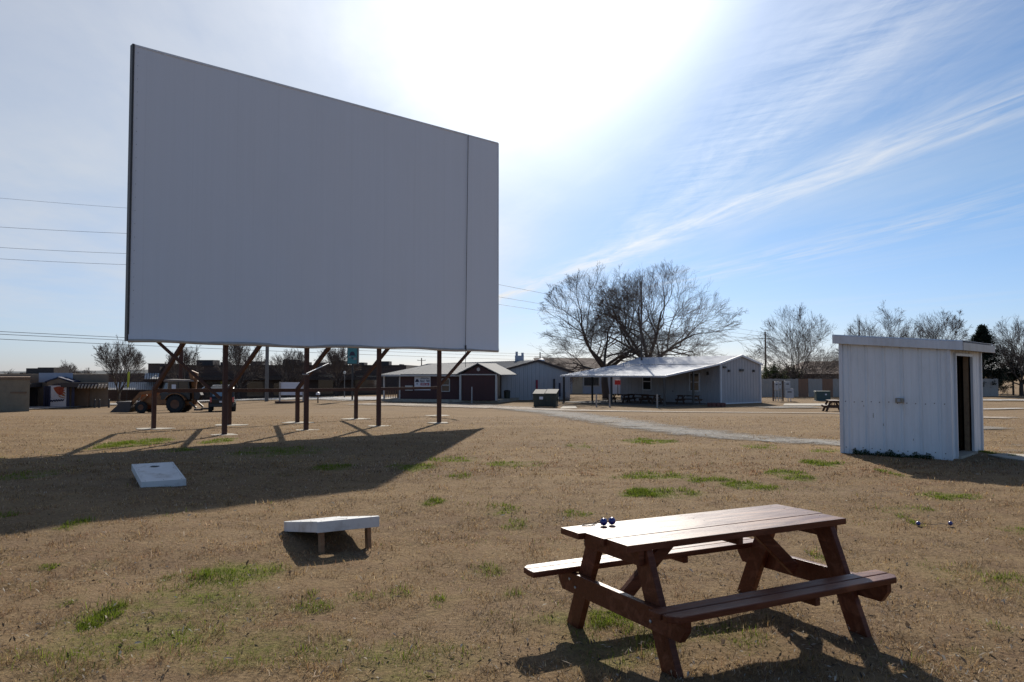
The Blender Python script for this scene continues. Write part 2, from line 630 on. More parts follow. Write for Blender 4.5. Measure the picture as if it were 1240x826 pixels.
SKY = dict(strength=.058, dust=.3, cb=8.4, cg=.85, au=.15, a0=2.2, tint=(.84, 1.0, 1.16))
build_world()
vs = scene.view_settings
vs.view_transform = 'Standard'
vs.look = 'None'
vs.gamma = 1
vs.use_curve_mapping = False
vs.exposure = 0.45
scene.cycles.max_bounces = 6
scene.cycles.transparent_max_bounces = 12
scene.cycles.use_denoising = True
scene.cycles.denoising_input_passes = 'RGB_ALBEDO_NORMAL'
scene.cycles.denoising_prefilter = 'ACCURATE'

# ------------------------------------------------------------------ ground
# green patches: (px, py, half width px, half height px, strength) in the photograph, turned into ground ellipses
GREEN_PX = [(165, 536, 38, 6, .9), (265, 534, 18, 4, .7), (785, 534, 34, 3.5, .85), (790, 576, 50, 4, .9), (800, 596, 50, 6, 1),
            (772, 598, 20, 4, 1), (858, 581, 30, 4, .9), (908, 588, 30, 4, .95), (960, 576, 28, 6, 1), (995, 561, 24, 4, .95),
            (1150, 602, 40, 4, .5), (527, 610, 14, 4, .5), (620, 562, 40, 4, .5), (1225, 640, 28, 6, .45), (340, 547, 60, 7, .5),
            (405, 566, 30, 4, .55), (500, 566, 30, 5, .7), (550, 556, 30, 4, .5), (210, 745, 110, 46, .62), (290, 693, 60, 16, .75),
            (215, 702, 30, 12, .45), (740, 775, 90, 35, .55), (750, 742, 40, 8, .5), (890, 776, 50, 20, .3), (1090, 618, 40, 6, .3), (40, 575, 40, 6, .35),
            (700, 540, 20, 3, .3), (320, 790, 110, 30, .5), (80, 790, 90, 30, .4), (500, 800, 90, 25, .35), (1180, 700, 60, 20, .2), (590, 690, 30, 8, .2), (460, 720, 40, 14, .25)]
_g = random.Random(77)
for _k in range(34):
    _py = 540 + 250 * _g.random() ** 1.5
    GREEN_PX.append((_g.uniform(-60, 1300), _py, _g.uniform(8, 34), _g.uniform(2, 5) * (1 + (_py - 545) / 90), _g.uniform(.18, .5) * (1 if _py < 640 else .55)))
GREEN = []
for px, py, hw, hh, st in GREEN_PX:
    c = gp(px, py)
    e = gp(px + hw, py)
    n1 = gp(px, py - hh)
    n2 = gp(px, py + hh)
    GREEN.append((c.x, c.y, abs(e.x - c.x), abs(n1.y - n2.y) / 2, st))

def wob(x, y, k, s):
    """cheap vectorised smooth noise: sum of rotated sines"""
    r = np.zeros_like(x)
    for i in range(5):
        a = 1.7 * i + s
        f = k * (1.37 ** i)
        r += np.sin((x * math.cos(a) + y * math.sin(a)) * f + s * 3.1 + i * 1.9 + 1.3 * np.sin((x * math.sin(a) - y * math.cos(a)) * f * .7 + s)) / (1.3 ** i)
    return r / 3.2

def green_at(x, y):
    g = np.zeros_like(x)
    wx = x + .12 * wob(x, y, 3.1, 1.0)
    wy = y + .25 * wob(x, y, 2.3, 2.0)
    for cx, cy, a, b, st in GREEN:
        d = ((wx - cx) / a) ** 2 + ((wy - cy) / b) ** 2
        g = np.maximum(g, st * np.clip(1.25 - d, 0, 1))
    g = g * np.clip(.76 + .75 * wob(x, y, 5.0, 4.0) + .5 * wob(x, y, 17.0, 6.0), .0, 1.35)
    return g

def Gnp(x, y):
    def s(a, b, v):
        t = np.clip((v - a) / (b - a), 0, 1)
        return t * t * (3 - 2 * t)
    return -0.9 * s(24, 58, y) - 0.9 * s(30, 75, y) * s(8, 45, -x)

def relief(x, y):
    r = np.sqrt(x * x + y * y)
    k = np.clip((40 - r) / 25, 0, 1)
    return k * (.016 * wob(x, y, 3.2, .3) + .016 * wob(x, y, 11.0, 1.7) + .02 * wob(x, y, .5, 2.9))

def axis(near, far, d0, grow):
    p = [0.0]
    d = d0
    while p[-1] < far:
        if p[-1] > near:
            d *= grow
        p.append(p[-1] + d)
    return np.array(p)

def ground_material():
    m, nt, bs, out = nt_new('dormant_lawn')
    v = coords(nt, (1, 1, 1))
    vs_ = coords(nt, (1, 2.2, 1))
    a = nt.nodes.new('ShaderNodeAttribute')
    a.attribute_name = 'Col'
    f1 = noise_node(nt, v, 26, 8, .7, .3)
    f2 = noise_node(nt, v, 3.2, 7, .65, .4)
    f3 = noise_node(nt, vs_, .28, 6, .6, .5)
    f4 = noise_node(nt, v, 90, 4, .7)
    col = ramp(nt, f1, .32, .70, (.078, .052, .030), (.36, .25, .138))
    col = mixc(nt, math_n(nt, 'MULTIPLY', ramp(nt, f2, .42, .62), .6), col, (.185, .118, .075))
    col = mixc(nt, math_n(nt, 'MULTIPLY', ramp(nt, f3, .42, .68), .55), col, (.32, .225, .125))
    f5 = noise_node(nt, vs_, .11, 5, .6, .6)
    col = mixc(nt, math_n(nt, 'MULTIPLY', ramp(nt, f5, .5, .7), .4), col, (.20, .145, .105))
    col = mixc(nt, math_n(nt, 'MULTIPLY', ramp(nt, f4, .6, .75), .5), col, (.40, .32, .21))
    gcol = ramp(nt, f1, .3, .7, (.07, .09, .014), (.16, .20, .028))
    sep = nt.nodes.new('ShaderNodeSeparateColor')
    nt.links.new(a.outputs['Color'], sep.inputs[0])
    gm = math_n(nt, 'MULTIPLY', sep.outputs[0], ramp(nt, noise_node(nt, v, 7, 7, .7), .3, .55), clamp=True)
    col = mixc(nt, gm, col, gcol)
    # worn bare earth and tyre-worn ground far out
    dcol = ramp(nt, noise_node(nt, vs_, 1.2, 8, .7), .3, .7, (.20, .14, .09), (.29, .22, .15))
    dm = math_n(nt, 'MULTIPLY', sep.outputs[1], ramp(nt, noise_node(nt, vs_, .5, 7, .7), .3, .6), clamp=True)
    col = mixc(nt, dm, col, dcol)
    nt.links.new(col, bs.inputs['Base Color'])
    bs.inputs['Roughness'].default_value = .95
    bs.inputs['Specular IOR Level'].default_value = .04
    b = nt.nodes.new('ShaderNodeBump')
    b.inputs['Strength'].default_value = 1.0
    b.inputs['Distance'].default_value = .035
    h = math_n(nt, 'ADD', math_n(nt, 'MULTIPLY', f1, .6), math_n(nt, 'MULTIPLY', f2, .8))
    h = math_n(nt, 'ADD', h, math_n(nt, 'MULTIPLY', f4, .25))
    nt.links.new(h, b.inputs['Height'])
    nt.links.new(b.outputs[0], bs.inputs['Normal'])
    return m

def build_ground():
    ys = np.concatenate([-axis(2, 300, .5, 1.25)[::-1][:-1], axis(16, 2500, .14, 1.018)])
    xp = axis(9, 2500, .16, 1.035)
    xs = np.concatenate([-xp[::-1][:-1], xp])
    Xg, Yg = np.meshgrid(xs, ys)
    Z = Gnp(Xg, Yg) + relief(Xg, Yg)
    nx, ny = len(xs), len(ys)
    V = np.stack([Xg.ravel(), Yg.ravel(), Z.ravel()], 1)
    i = np.arange(nx * ny).reshape(ny, nx)
    F = np.stack([i[:-1, :-1], i[:-1, 1:], i[1:, 1:], i[1:, :-1]], -1).reshape(-1, 4)
    col = np.zeros((len(V), 3), np.float32)
    g = green_at(V[:, 0], V[:, 1])
    near = np.clip((34 - V[:, 1]) / 8, 0, 1)
    col[:, 0] = np.clip(g, 0, 1) * np.clip(near + .6, 0, 1)
    # large diffuse worn areas beyond the screen
    far = np.clip((V[:, 1] - 24) / 22, 0, 1)
    col[:, 1] = far * np.clip(.35 + .5 * wob(V[:, 0], V[:, 1] * 2.2, .12, 5), 0, 1)
    n = len(F)
    o = mesh_np('ground', V, F.ravel(), np.arange(n) * 4, np.full(n, 4), ground_material(), col)
    o.data.shade_smooth()
    struct(o)

build_ground()

def gravelmat(name, c1, c2, c3, scale=14):
    m, nt, bs, out = nt_new(name)
    v = coords(nt)
    vv = nt.nodes.new('ShaderNodeTexVoronoi')
    vv.inputs['Scale'].default_value = scale
    nt.links.new(v, vv.inputs['Vector'])
    sepc = nt.nodes.new('ShaderNodeSeparateColor')
    nt.links.new(vv.outputs['Color'], sepc.inputs[0])
    col = ramp(nt, sepc.outputs[0], .1, .9, c1, c2)
    col = mixc(nt, ramp(nt, noise_node(nt, v, .7, 7, .65), .45, .65), col, c3)
    nt.links.new(col, bs.inputs['Base Color'])
    bs.inputs['Roughness'].default_value = .95
    b = nt.nodes.new('ShaderNodeBump')
    b.inputs['Strength'].default_value = .7
    b.inputs['Distance'].default_value = .03
    nt.links.new(vv.outputs['Distance'], b.inputs['Height'])
    nt.links.new(b.outputs[0], bs.inputs['Normal'])
    # ragged edge: stones thin out into the grass
    a = nt.nodes.new('ShaderNodeAttribute')
    a.attribute_name = 'Col'
    sep = nt.nodes.new('ShaderNodeSeparateColor')
    nt.links.new(a.outputs['Color'], sep.inputs[0])
    e = math_n(nt, 'ADD', sep.outputs[0], math_n(nt, 'MULTIPLY', math_n(nt, 'SUBTRACT', noise_node(nt, v, .8, 10, .82), .5), 3.0))
    fac = math_n(nt, 'MULTIPLY', ramp(nt, e, .15, .80), .95)
    tr = nt.nodes.new('ShaderNodeBsdfTransparent')
    mx = nt.nodes.new('ShaderNodeMixShader')
    nt.links.new(fac, mx.inputs[0])
    nt.links.new(tr.outputs[0], mx.inputs[1])
    nt.links.new(bs.outputs[0], mx.inputs[2])
    nt.links.new(mx.outputs[0], out.inputs[0])
    return m

def strip(name, pts, widths, m, lift=.02, across=9, step=.6):
    """ground-hugging strip along world polyline pts, edges softened by the attribute"""
    pts = [Vector((p[0], p[1])) for p in pts]
    P, Wd = [], []
    for i in range(len(pts) - 1):
        p0 = pts[max(i - 1, 0)]
        p1, p2 = pts[i], pts[i + 1]
        p3 = pts[min(i + 2, len(pts) - 1)]
        n = max(2, int((p2 - p1).length / step))
        for k in range(n):
            t = k / n
            q = .5 * ((2 * p1) + (p2 - p0) * t + (2 * p0 - 5 * p1 + 4 * p2 - p3) * t * t + (3 * p1 - p0 - 3 * p2 + p3) * t ** 3)
            P.append(q)
            Wd.append(widths[i] * (1 - t) + widths[i + 1] * t)
    P.append(pts[-1])
    Wd.append(widths[-1])
    V, C = [], []
    for i, p in enumerate(P):
        t = (P[min(i + 1, len(P) - 1)] - P[max(i - 1, 0)]).normalized()
        nrm = Vector((-t.y, t.x))
        for k in range(across):
            s = -1 + 2 * k / (across - 1)
            q = p + nrm * s * Wd[i] * .65
            V.append((q.x, q.y, G(q.x, q.y) + lift + .06 * max(0, (q.length - 40) / 60)))
            e = .92 - 1.1 * abs(s) ** 1.5
            if i < 3 or i > len(P) - 4:
                e = min(e, .1)
            C.append((e, e, e))
    i = np.arange(len(V)).reshape(len(P), across)
    F = np.stack([i[:-1, :-1], i[:-1, 1:], i[1:, 1:], i[1:, :-1]], -1).reshape(-1, 4)
    n = len(F)
    o = mesh_np(name, np.array(V), F.ravel(), np.arange(n) * 4, np.full(n, 4), m, np.array(C, np.float32))
    o.data.shade_smooth()
    return struct(o)

GRAV = gravelmat('crushed_stone', (.075, .068, .062), (.25, .235, .215), (.17, .13, .09))
GRAVB = gravelmat('dusty_gravel', (.27, .22, .17), (.40, .34, .28), (.26, .19, .13), 6)
ROADM = gravelmat('pale_concrete_road', (.36, .35, .34), (.44, .43, .41), (.33, .32, .31), 1.5)
path_px = [(520, 488), (600, 493), (665, 499), (700, 504), (760, 513), (830, 522.5), (900, 529.5), (980, 535), (1080, 539), (1260, 544)]
strip('gravel_path', [gp(*p) for p in path_px], [3.6, 3.8, 3.6, 2.9, 2.5, 2.3, 2.1, 2.0, 1.8, 1.8], GRAV)
lane_px = [(430, 489), (520, 491.5), (620, 494.5), (700, 497.5), (800, 499), (900, 500), (1010, 501), (1120, 504), (1260, 508)]
strip('gravel_lane', [gp(*p) for p in lane_px], [5, 5, 4.5, 3.6, 3.2, 3.2, 3, 3, 3], GRAVB, .03)
strip('road', [gp(-330, 503), gp(-150, 500), gp(0, 496.5), gp(100, 491.5), gp(200, 488), gp(290, 485), gp(370, 483.2), gp(430, 483), gp(475, 485)], [7, 7, 6.5, 7, 7, 7.5, 8, 9, 8], ROADM, .05)
strip('concrete_lane', [gp(1160, 485.5), gp(1260, 485.5), gp(1400, 486)], [4.2, 4.2, 4.2], ROADM, .05)
strip('concrete_lane', [gp(1120, 496.5), gp(1190, 496.5), gp(1250, 495)], [1.2, 1.6, 1.4], ROADM, .05)
strip('dirt_track', [gp(1020, 516), gp(1150, 519), gp(1260, 518)], [1.2, 1.6, 1.6], GRAV, .03)
strip('gravel_pad', [gp(905, 494.5), gp(960, 494), gp(1015, 494)], [3, 3.4, 3], GRAV, .045)

def slab(name, poly_px, m, h=.05):
    pts = [gp(*p) for p in poly_px]
    b = MB()
    b.prism([p + Vector((0, 0, -.05)) for p in pts], (0, 0, 0), (0, 0, h + .05))
    return struct(b.build(name, m, bevel=.01))

slab('concrete_pad', [(948, 491.5), (1003, 491.5), (1003, 489.2), (950, 489.2)], M['concrete'], .04)
slab('concrete_pad', [(1196, 552), (1216, 556), (1262, 562), (1262, 553), (1215, 550.5)], M['concrete'], .03)
slab('concrete_pad', [(678, 495.0), (699, 494.6), (697, 492), (682, 492)], M['concrete'], .03)

# far ridge on the right horizon
def far_hills():
    V, F = [], []
    n = 90
    for i in range(n + 1):
        x = -900 + 1800 * i / n
        h = 3.6 + 1.0 * math.sin(i * .35) + .6 * math.sin(i * 1.1 + 1)
        V += [(x, 900, -4), (x, 930, h), (x, 1100, h * .9), (x, 1200, -4)]
    for i in range(n):
        for k in range(3):
            a = i * 4 + k
            F.append((a, a + 4, a + 5, a + 1))
    b = MB()
    b.add(V, F)
    o = b.build('hills', mat('wooded_hill', (.06, .075, .085), (.08, .09, .095), .95, 0, .05))
    o.data.shade_smooth()
    struct(o)
far_hills()

# ------------------------------------------------------------------ grass
def blades(name, n, rmin, rmax, hlen, width, lean, colors, pick, spread=.80, power=1.0, seed=1, extra_len=None, sites=None):
    r = np.random.default_rng(seed)
    d = rmin * (rmax / rmin) ** (r.random(n) ** power)
    xs = (r.random(n) * 2 - 1) * (spread * d + 1.2)
    x, y = xs, d
    if sites is not None:
        x, y = sites(n, r)
        d = np.hypot(x, y)
    keep = pick(x, y, r)
    x, y = x[keep], y[keep]
    n = len(x)
    z = Gnp(x, y) + relief(x, y)
    L = hlen * (.45 + .9 * r.random(n)) * (1 if extra_len is None else extra_len(x, y))
    az = r.random(n) * 2 * PI
    ln = np.clip(lean + .35 * r.standard_normal(n), .05, 1.5)
    dirx, diry = np.cos(az), np.sin(az)
    wx, wy = -diry, dirx
    w = width * (.6 + .8 * r.random(n)) * np.clip(d[keep] / 7, .8, 2.2)
    root = np.stack([x, y, z - .004], 1)
    side = np.stack([wx, wy, np.zeros(n)], 1) * w[:, None] * .5
    hor = np.stack([dirx, diry, np.zeros(n)], 1)
    up = np.zeros((n, 3))
    up[:, 2] = 1
    l2 = np.clip(ln * 1.25, 0, 1.62)
    midp = root + (hor * np.sin(ln)[:, None] * .75 + up * np.cos(ln)[:, None]) * (L * .55)[:, None]
    tip = midp + (hor * np.sin(l2)[:, None] + up * np.cos(l2)[:, None]) * (L * .45)[:, None]
    V = np.empty((n, 5, 3))
    V[:, 0] = root - side
    V[:, 1] = root + side
    V[:, 2] = midp + side * .75
    V[:, 3] = midp - side * .75
    V[:, 4] = tip
    base = np.arange(n)[:, None] * 5
    F = (base + np.array([0, 1, 2, 3, 3, 2, 4])).ravel()
    ls = (np.arange(n)[:, None] * 7 + np.array([0, 4])).ravel()
    lt = np.tile([4, 3], n)
    c = colors(x, y, r, n)
    C = np.repeat(c[:, None, :], 5, 1)
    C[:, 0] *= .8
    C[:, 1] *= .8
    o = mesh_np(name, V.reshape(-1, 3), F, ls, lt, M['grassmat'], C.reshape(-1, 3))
    return struct(o, 'stuff')

def dry_cols(x, y, r, n):
    straw = np.array([(.36, .245, .105), (.46, .335, .155), (.27, .175, .082), (.58, .47, .29), (.31, .195, .085), (.12, .080, .048)])
    rust = np.array([(.33, .195, .112), (.40, .255, .155), (.25, .145, .085), (.52, .40, .29), (.28, .155, .088), (.11, .072, .05)])
    grey = np.array([(.30, .235, .165), (.38, .31, .22), (.22, .165, .115), (.54, .48, .39), (.19, .14, .095), (.10, .075, .055)])
    idx = r.choice(6, n, p=[.25, .22, .18, .12, .11, .12])
    h = wob(x, y, .42, 7.0) + .7 * wob(x, y, 2.6, 3.1) + .45 * r.standard_normal(n)
    c = np.where((h > .45)[:, None], rust[idx], np.where((h < -.55)[:, None], grey[idx], straw[idx]))
    c = c * (.72 + .56 * r.random((n, 1)))
    t3 = np.clip(.5 + .75 * wob(x, y, 6.3, 3.7), 0, 1)[:, None]
    t4 = np.clip(.5 + .7 * wob(x, y, .9, 1.7), 0, 1)[:, None]
    return c * (.70 + .48 * t3) * (.84 + .28 * t4) * np.array([1.08, 1.02, 1.0])

def green_cols(x, y, r, n):
    pal = np.array([(.155, .205, .018), (.20, .25, .028), (.11, .155, .016), (.24, .26, .06)])
    return pal[r.choice(4, n, p=[.4, .27, .25, .08])] * (.75 + .5 * r.random((n, 1)))

def clump(x, y):
    return np.clip(.90 + .95 * wob(x, y, 5.4, 5.5) + .45 * wob(x, y, 14.0, 2.5), .22, 2.1)

def dry_keep(k1, g):
    def f(x, y, r):
        p = np.clip(.80 + 1.0 * wob(x, y, 9.0, 6.1) + .45 * wob(x, y, k1, 1.1), .05, 1)
        return r.random(len(x)) < p * (1 - g * np.clip(green_at(x, y) * 1.4, 0, 1))
    return f

blades('dry_grass', 420000, 3.4, 15, .046, .0040, 1.12, dry_cols, dry_keep(2.1, .85), seed=3, extra_len=clump)
blades('dry_grass', 170000, 13, 34, .046, .0058, 1.05, dry_cols, dry_keep(1.4, .9), seed=4, extra_len=clump)

def green_sites(n, r):
    xs, ys = [], []
    w = np.array([a * b * st for _, _, a, b, st in GREEN])
    cnt = np.minimum(np.maximum(2500, w * 9000), 26000).astype(int)
    for (cx, cy, a, b, st), k in zip(GREEN, cnt):
        q = np.sqrt(r.random(k)) * 1.15
        t = r.random(k) * 2 * PI
        xs.append(cx + a * q * np.cos(t))
        ys.append(cy + b * q * np.sin(t))
    return np.concatenate(xs), np.concatenate(ys)

blades('green_grass', 0, 3.6, 30, .050, .0044, .85, green_cols,
       lambda x, y, r: r.random(len(x)) < np.clip(green_at(x, y) * 1.7 - .12, 0, 1), seed=5, extra_len=clump, sites=green_sites)
blades('green_grass', 110000, 3.6, 18, .045, .0046, .85, green_cols,
       lambda x, y, r: (r.random(len(x)) < np.clip(wob(x, y, 1.6, 3.3) + .4 * wob(x, y, 8, 1.3) - .3, 0, 1) * .6), seed=9, extra_len=clump)

def litter():
    r = np.random.default_rng(21)
    n = 46000
    d = 3.6 * (20 / 3.6) ** r.random(n)
    x = (r.random(n) * 2 - 1) * (.8 * d + 1)
    y = d
    k = r.random(n) < np.clip(.25 + .8 * wob(x, y, .9, 2.2) + .9 * wob(x, y, 4.5, 8.2) + np.clip((7.5 - y) / 8, 0, .4), .08, 1)
    x, y = x[k], y[k]
    n = len(x)
    z = Gnp(x, y) + relief(x, y) + .012 + .02 * r.random(n)
    a = r.random(n) * 2 * PI
    L = .007 + .015 * r.random(n) ** 1.7 + .022 * (r.random(n) < .08) * r.random(n)
    w = L * (.12 + .38 * r.random(n) ** 1.5)
    t1 = np.stack([np.cos(a), np.sin(a), .8 * r.standard_normal(n)], 1)
    t1 /= np.linalg.norm(t1, axis=1)[:, None]
    t2 = np.stack([-np.sin(a), np.cos(a), .6 * r.standard_normal(n)], 1)
    t2 /= np.linalg.norm(t2, axis=1)[:, None]
    c0 = np.stack([x, y, z], 1)
    up = np.zeros((n, 3))
    up[:, 2] = 1
    V = np.empty((n, 6, 3))
    V[:, 0] = c0 - t1 * L[:, None]
    V[:, 1] = c0 - t2 * w[:, None] + up * (w * .4)[:, None]
    V[:, 2] = c0 + t1 * L[:, None]
    V[:, 3] = c0 + t2 * w[:, None] + up * (w * .4)[:, None]
    V[:, 4] = c0 - t1 * (L * .3)[:, None]
    V[:, 5] = c0 + t1 * (L * .3)[:, None]
    base = np.arange(n)[:, None] * 6
    F = (base + np.array([0, 1, 4, 4, 1, 5, 1, 2, 5, 0, 4, 3, 4, 5, 3, 5, 2, 3])).ravel()
    m = n * 6
    pal = np.array([(.40, .34, .27), (.28, .20, .13), (.12, .085, .06), (.50, .46, .39), (.05, .04, .032)])
    c = pal[r.choice(5, n, p=[.24, .28, .24, .1, .14])] * (.8 + .4 * r.random((n, 1)))
    o = mesh_np('fallen_leaves', V.reshape(-1, 3), F, np.arange(m) * 3, np.full(m, 3), M['deadleaf'], np.repeat(c, 6, 0))
    struct(o, 'stuff')
litter()

# ------------------------------------------------------------------ drive-in screen
U = Vector((.730, .683, 0))
N = Vector((-.683, .730, 0))          # away from the lot
SC0 = Vector((-9.69, 19.66, 0))

def scp(u, n, z):
    return SC0 + U * u + N * n + Vector((0, 0, z))

def screen_material():
    m, nt, bs, out = nt_new('projection_fabric')
    v = coords(nt, (1, 1, 1))
    st = coords(nt, (5, 5, .12))
    col = ramp(nt, noise_node(nt, st, 1.2, 6, .6), .3, .7, (.67, .695, .745), (.65, .675, .72))
    col = mixc(nt, math_n(nt, 'MULTIPLY', ramp(nt, noise_node(nt, v, .6, 7, .6), .5, .75), .35), col, (.62, .645, .69))
    sx = nt.nodes.new('ShaderNodeSeparateXYZ')
    nt.links.new(v, sx.inputs[0])
    fr = math_n(nt, 'FRACT', math_n(nt, 'DIVIDE', math_n(nt, 'ADD', sx.outputs[0], 20.0), 1.22))
    jn = math_n(nt, 'LESS_THAN', math_n(nt, 'ABSOLUTE', math_n(nt, 'SUBTRACT', fr, .5)), .012)
    col = mixc(nt, math_n(nt, 'MULTIPLY', jn, .07), col, (.40, .41, .43))
    drip = ramp(nt, noise_node(nt, coords(nt, (9, 9, .05)), 1.0, 5, .7), .60, .72)
    col = mixc(nt, math_n(nt, 'MULTIPLY', drip, .12), col, (.44, .44, .44))
    nt.links.new(col, bs.inputs['Base Color'])
    bs.inputs['Roughness'].default_value = .75
    b = nt.nodes.new('ShaderNodeBump')
    b.inputs['Strength'].default_value = .12
    b.inputs['Distance'].default_value = .05
    nt.links.new(noise_node(nt, coords(nt, (1.5, 1.5, .5)), 1.0, 5), b.inputs['Height'])
    nt.links.new(b.outputs[0], bs.inputs['Normal'])
    return m

def build_screen():
    base = SC0 + U * 6.3
    t = thing('drive_in_screen', 'huge white outdoor cinema screen on rusty brown steel posts, seen from its shaded front', 'cinema screen',
              base, math.atan2(U.y, U.x))
    Wd, z0, z1 = 12.57, 2.53, 10.1
    ms = screen_material()
    # fabric: gently rippled sheet
    nu, nz = 80, 50
    V, F = [], []
    for i in range(nu + 1):
        for j in range(nz + 1):
            u = Wd * i / nu
            fz = j / nz
            hem = (.018 * math.sin(u * .9 + .6) + .012 * math.sin(u * 2.3)) * (1 - fz) ** 6
            z = z0 + hem + (z1 - z0 - hem) * fz
            n = -.012 * math.sin(u * 2.1 + fz * 2) * math.sin(fz * 9) - .05 * math.exp(-fz * 30) * (1 + .6 * math.sin(u * 1.7))
            V.append(scp(u, n, z))
    for i in range(nu):
        for j in range(nz):
            a = i * (nz + 1) + j
            F.append((a, a + nz + 1, a + nz + 2, a + 1))
    fab = MB().add(V, F).build('screen_fabric', ms, t, W=t, smooth=True)
    # rolled hem along the bottom
    hem = MB()
    pts = [scp(Wd * i / 60, -.03 - .015 * math.sin(i * .5), z0 + .018 * math.sin(Wd * i / 60 * .9 + .6) + .012 * math.sin(Wd * i / 60 * 2.3) - .02) for i in range(61)]
    hem.tube(pts, .05, 6)
    hem.build('bottom_hem', mat('grubby_hem', (.40, .38, .35), (.33, .31, .29), .8), t, W=t, smooth=True)
    # backing sheet and frame behind
    bk = MB()
    bk.prism([scp(.02, .03, z0 + .12), scp(Wd - .02, .03, z0 + .12), scp(Wd - .02, .03, z1 - .02), scp(.02, .03, z1 - .02)], (0, 0, 0), N * .10)
    bk.build('backing', M['darkmetal'], t, W=t)
    sc = MB()
    for i in range(22):
        p = scp(.11, -.012, z0 + .25 + i * .34)
        sc.box(p, (.011, .01, .011), math.atan2(U.y, U.x))
    tr = MB()
    tr.add(sc.v, sc.f)
    tr.prism([scp(-.03, -.03, z0 - .02), scp(-.03, .16, z0 - .02), scp(-.03, .16, z1 + .02), scp(-.03, -.03, z1 + .02)], (0, 0, 0), U * .05)
    tr.build('edge_strip', M['darkmetal'], t, W=t)
    tr = MB()
    tr.prism([scp(0, -.015, z1 - .03), scp(Wd, -.015, z1 - .03), scp(Wd, .15, z1 - .03), scp(0, .15, z1 - .03)], (0, 0, 0), (0, 0, .05))
    tr.prism([scp(Wd, -.015, z0 - .02), scp(Wd, .15, z0 - .02), scp(Wd, .15, z1), scp(Wd, -.015, z1)], (0, 0, 0), U * .03)
    tr.build('edge_trim', M['shedtrim'], t, W=t)
    # hanging cable near the right end
    u0 = 11.0
    cb = MB()
    cb.tube([scp(u0 + .12, -.04, z1 - .02), scp(u0 + .07, -.05, 7), scp(u0, -.06, z0 + .1), scp(u0 - .01, -.08, 1.9)], .010, 5)
    cb.tube([scp(u0, -.07, z0 - .05), scp(u0, -.07, z0 + .13)], .03, 6)
    cb.build('hanging_cable', M['wire'], t, W=t)
    # front posts run up behind the fabric
    for px, dpt in ((273, 21.4), (371.5, 22.9), (459, 24.3), (532, 26.45)):
        k = (px - 620) / FPX
        u = (k * (SC0.y + N.y * .3) - (SC0.x + N.x * .3)) / (U.x - k * U.y)
        p = scp(u, .3, 0)
        b = MB()
        b.box((p.x, p.y, z1 / 2 - .3), (.118, .118, z1 - .2), math.atan2(U.y, U.x))
        b.build('post', M['rust'], t, W=t, bevel=.01)
        f = MB()
        q = [(p.x + .36 * math.cos(a) * (1 + .2 * math.sin(3 * a + px)), p.y + .30 * math.sin(a) * (1 + .2 * math.cos(2 * a + px)), -.06) for a in np.linspace(0, 2 * PI, 16)[:-1]]
        f.prism(q, (0, 0, 0), (0, 0, .068))
        f.build('footing', M['concrete'], t, W=t, bevel=.02)
    # back posts, beam and raking braces
    backs = []
    for px, py in ((186, 519.5), (277.5, 515), (360, 512), (431, 507.5), (531, 503.5)):
        g = gp(px, py)
        backs.append(g)
    hbs = [1.16, 1.13, 1.10, 1.06, 1.03]
    for i, g in enumerate(backs):
        hb = hbs[i]
        b = MB()
        b.box((g.x, g.y, hb / 2 - .2), (.118, .118, hb + .55), math.atan2(U.y, U.x))
        b.build('post', M['rust'], t, W=t, bevel=.01)
        f = MB()
        q = [(g.x + .55 * math.cos(a) * (1 + .2 * math.sin(3 * a + i)), g.y + .40 * math.sin(a) * (1 + .2 * math.cos(2 * a + i)), g.z - .05) for a in np.linspace(0, 2 * PI, 16)[:-1]]
        f.prism(q, (0, 0, 0), (0, 0, .068))
        f.build('footing', M['concrete'], t, W=t, bevel=.02)
        br = MB()
        a = Vector((g.x, g.y, hb + .05))
        e = a + (-N * 3.45 + U * .62 + Vector((0, 0, 3.05))) * (1.0 if i < 4 else .62)
        br.bar(a, e, .105, .105)
        br.build('raking_brace', M['rust'], t, W=t)
    bm = MB()
    for k, (a, b) in enumerate(zip(backs[:-1], backs[1:])):
        bm.bar((a.x, a.y, hbs[k]), (b.x, b.y, hbs[k + 1]), .09, .115)
    bm.build('cross_beam', M['rust'], t, W=t)
    st = MB()
    st.bar(scp(2.45, .18, 1.02), scp(.15, .18, 3.1), .07, .07)
    st.build('corner_strut', M['rust'], t, W=t)
    st = MB()
    st.tube([at(371, 452.5, 23.1), at(398, 440, 25.2)], .013, 6)
    st.tube([at(366, 453.5, 22.9), at(374, 453.5, 22.9)], .018, 6)
    st.build('tie_rod', M['galv'], t, W=t)
build_screen()

# ------------------------------------------------------------------ picnic table
def board(b, x0, x1, y0, y1, z0, z1, ch=0.0, tilt=0.0):
    """one board along x with optional clipped corners"""
    if ch:
        poly = [(x0, y0 + ch), (x0 + ch, y0), (x1 - ch, y0), (x1, y0 + ch), (x1, y1), (x0, y1)]
    else:
        poly = [(x0, y0), (x1, y0), (x1, y1), (x0, y1)]
    b.prism([(p[0], p[1], z0 + tilt * p[0]) for p in poly], (0, 0, 0), (0, 0, z1 - z0))

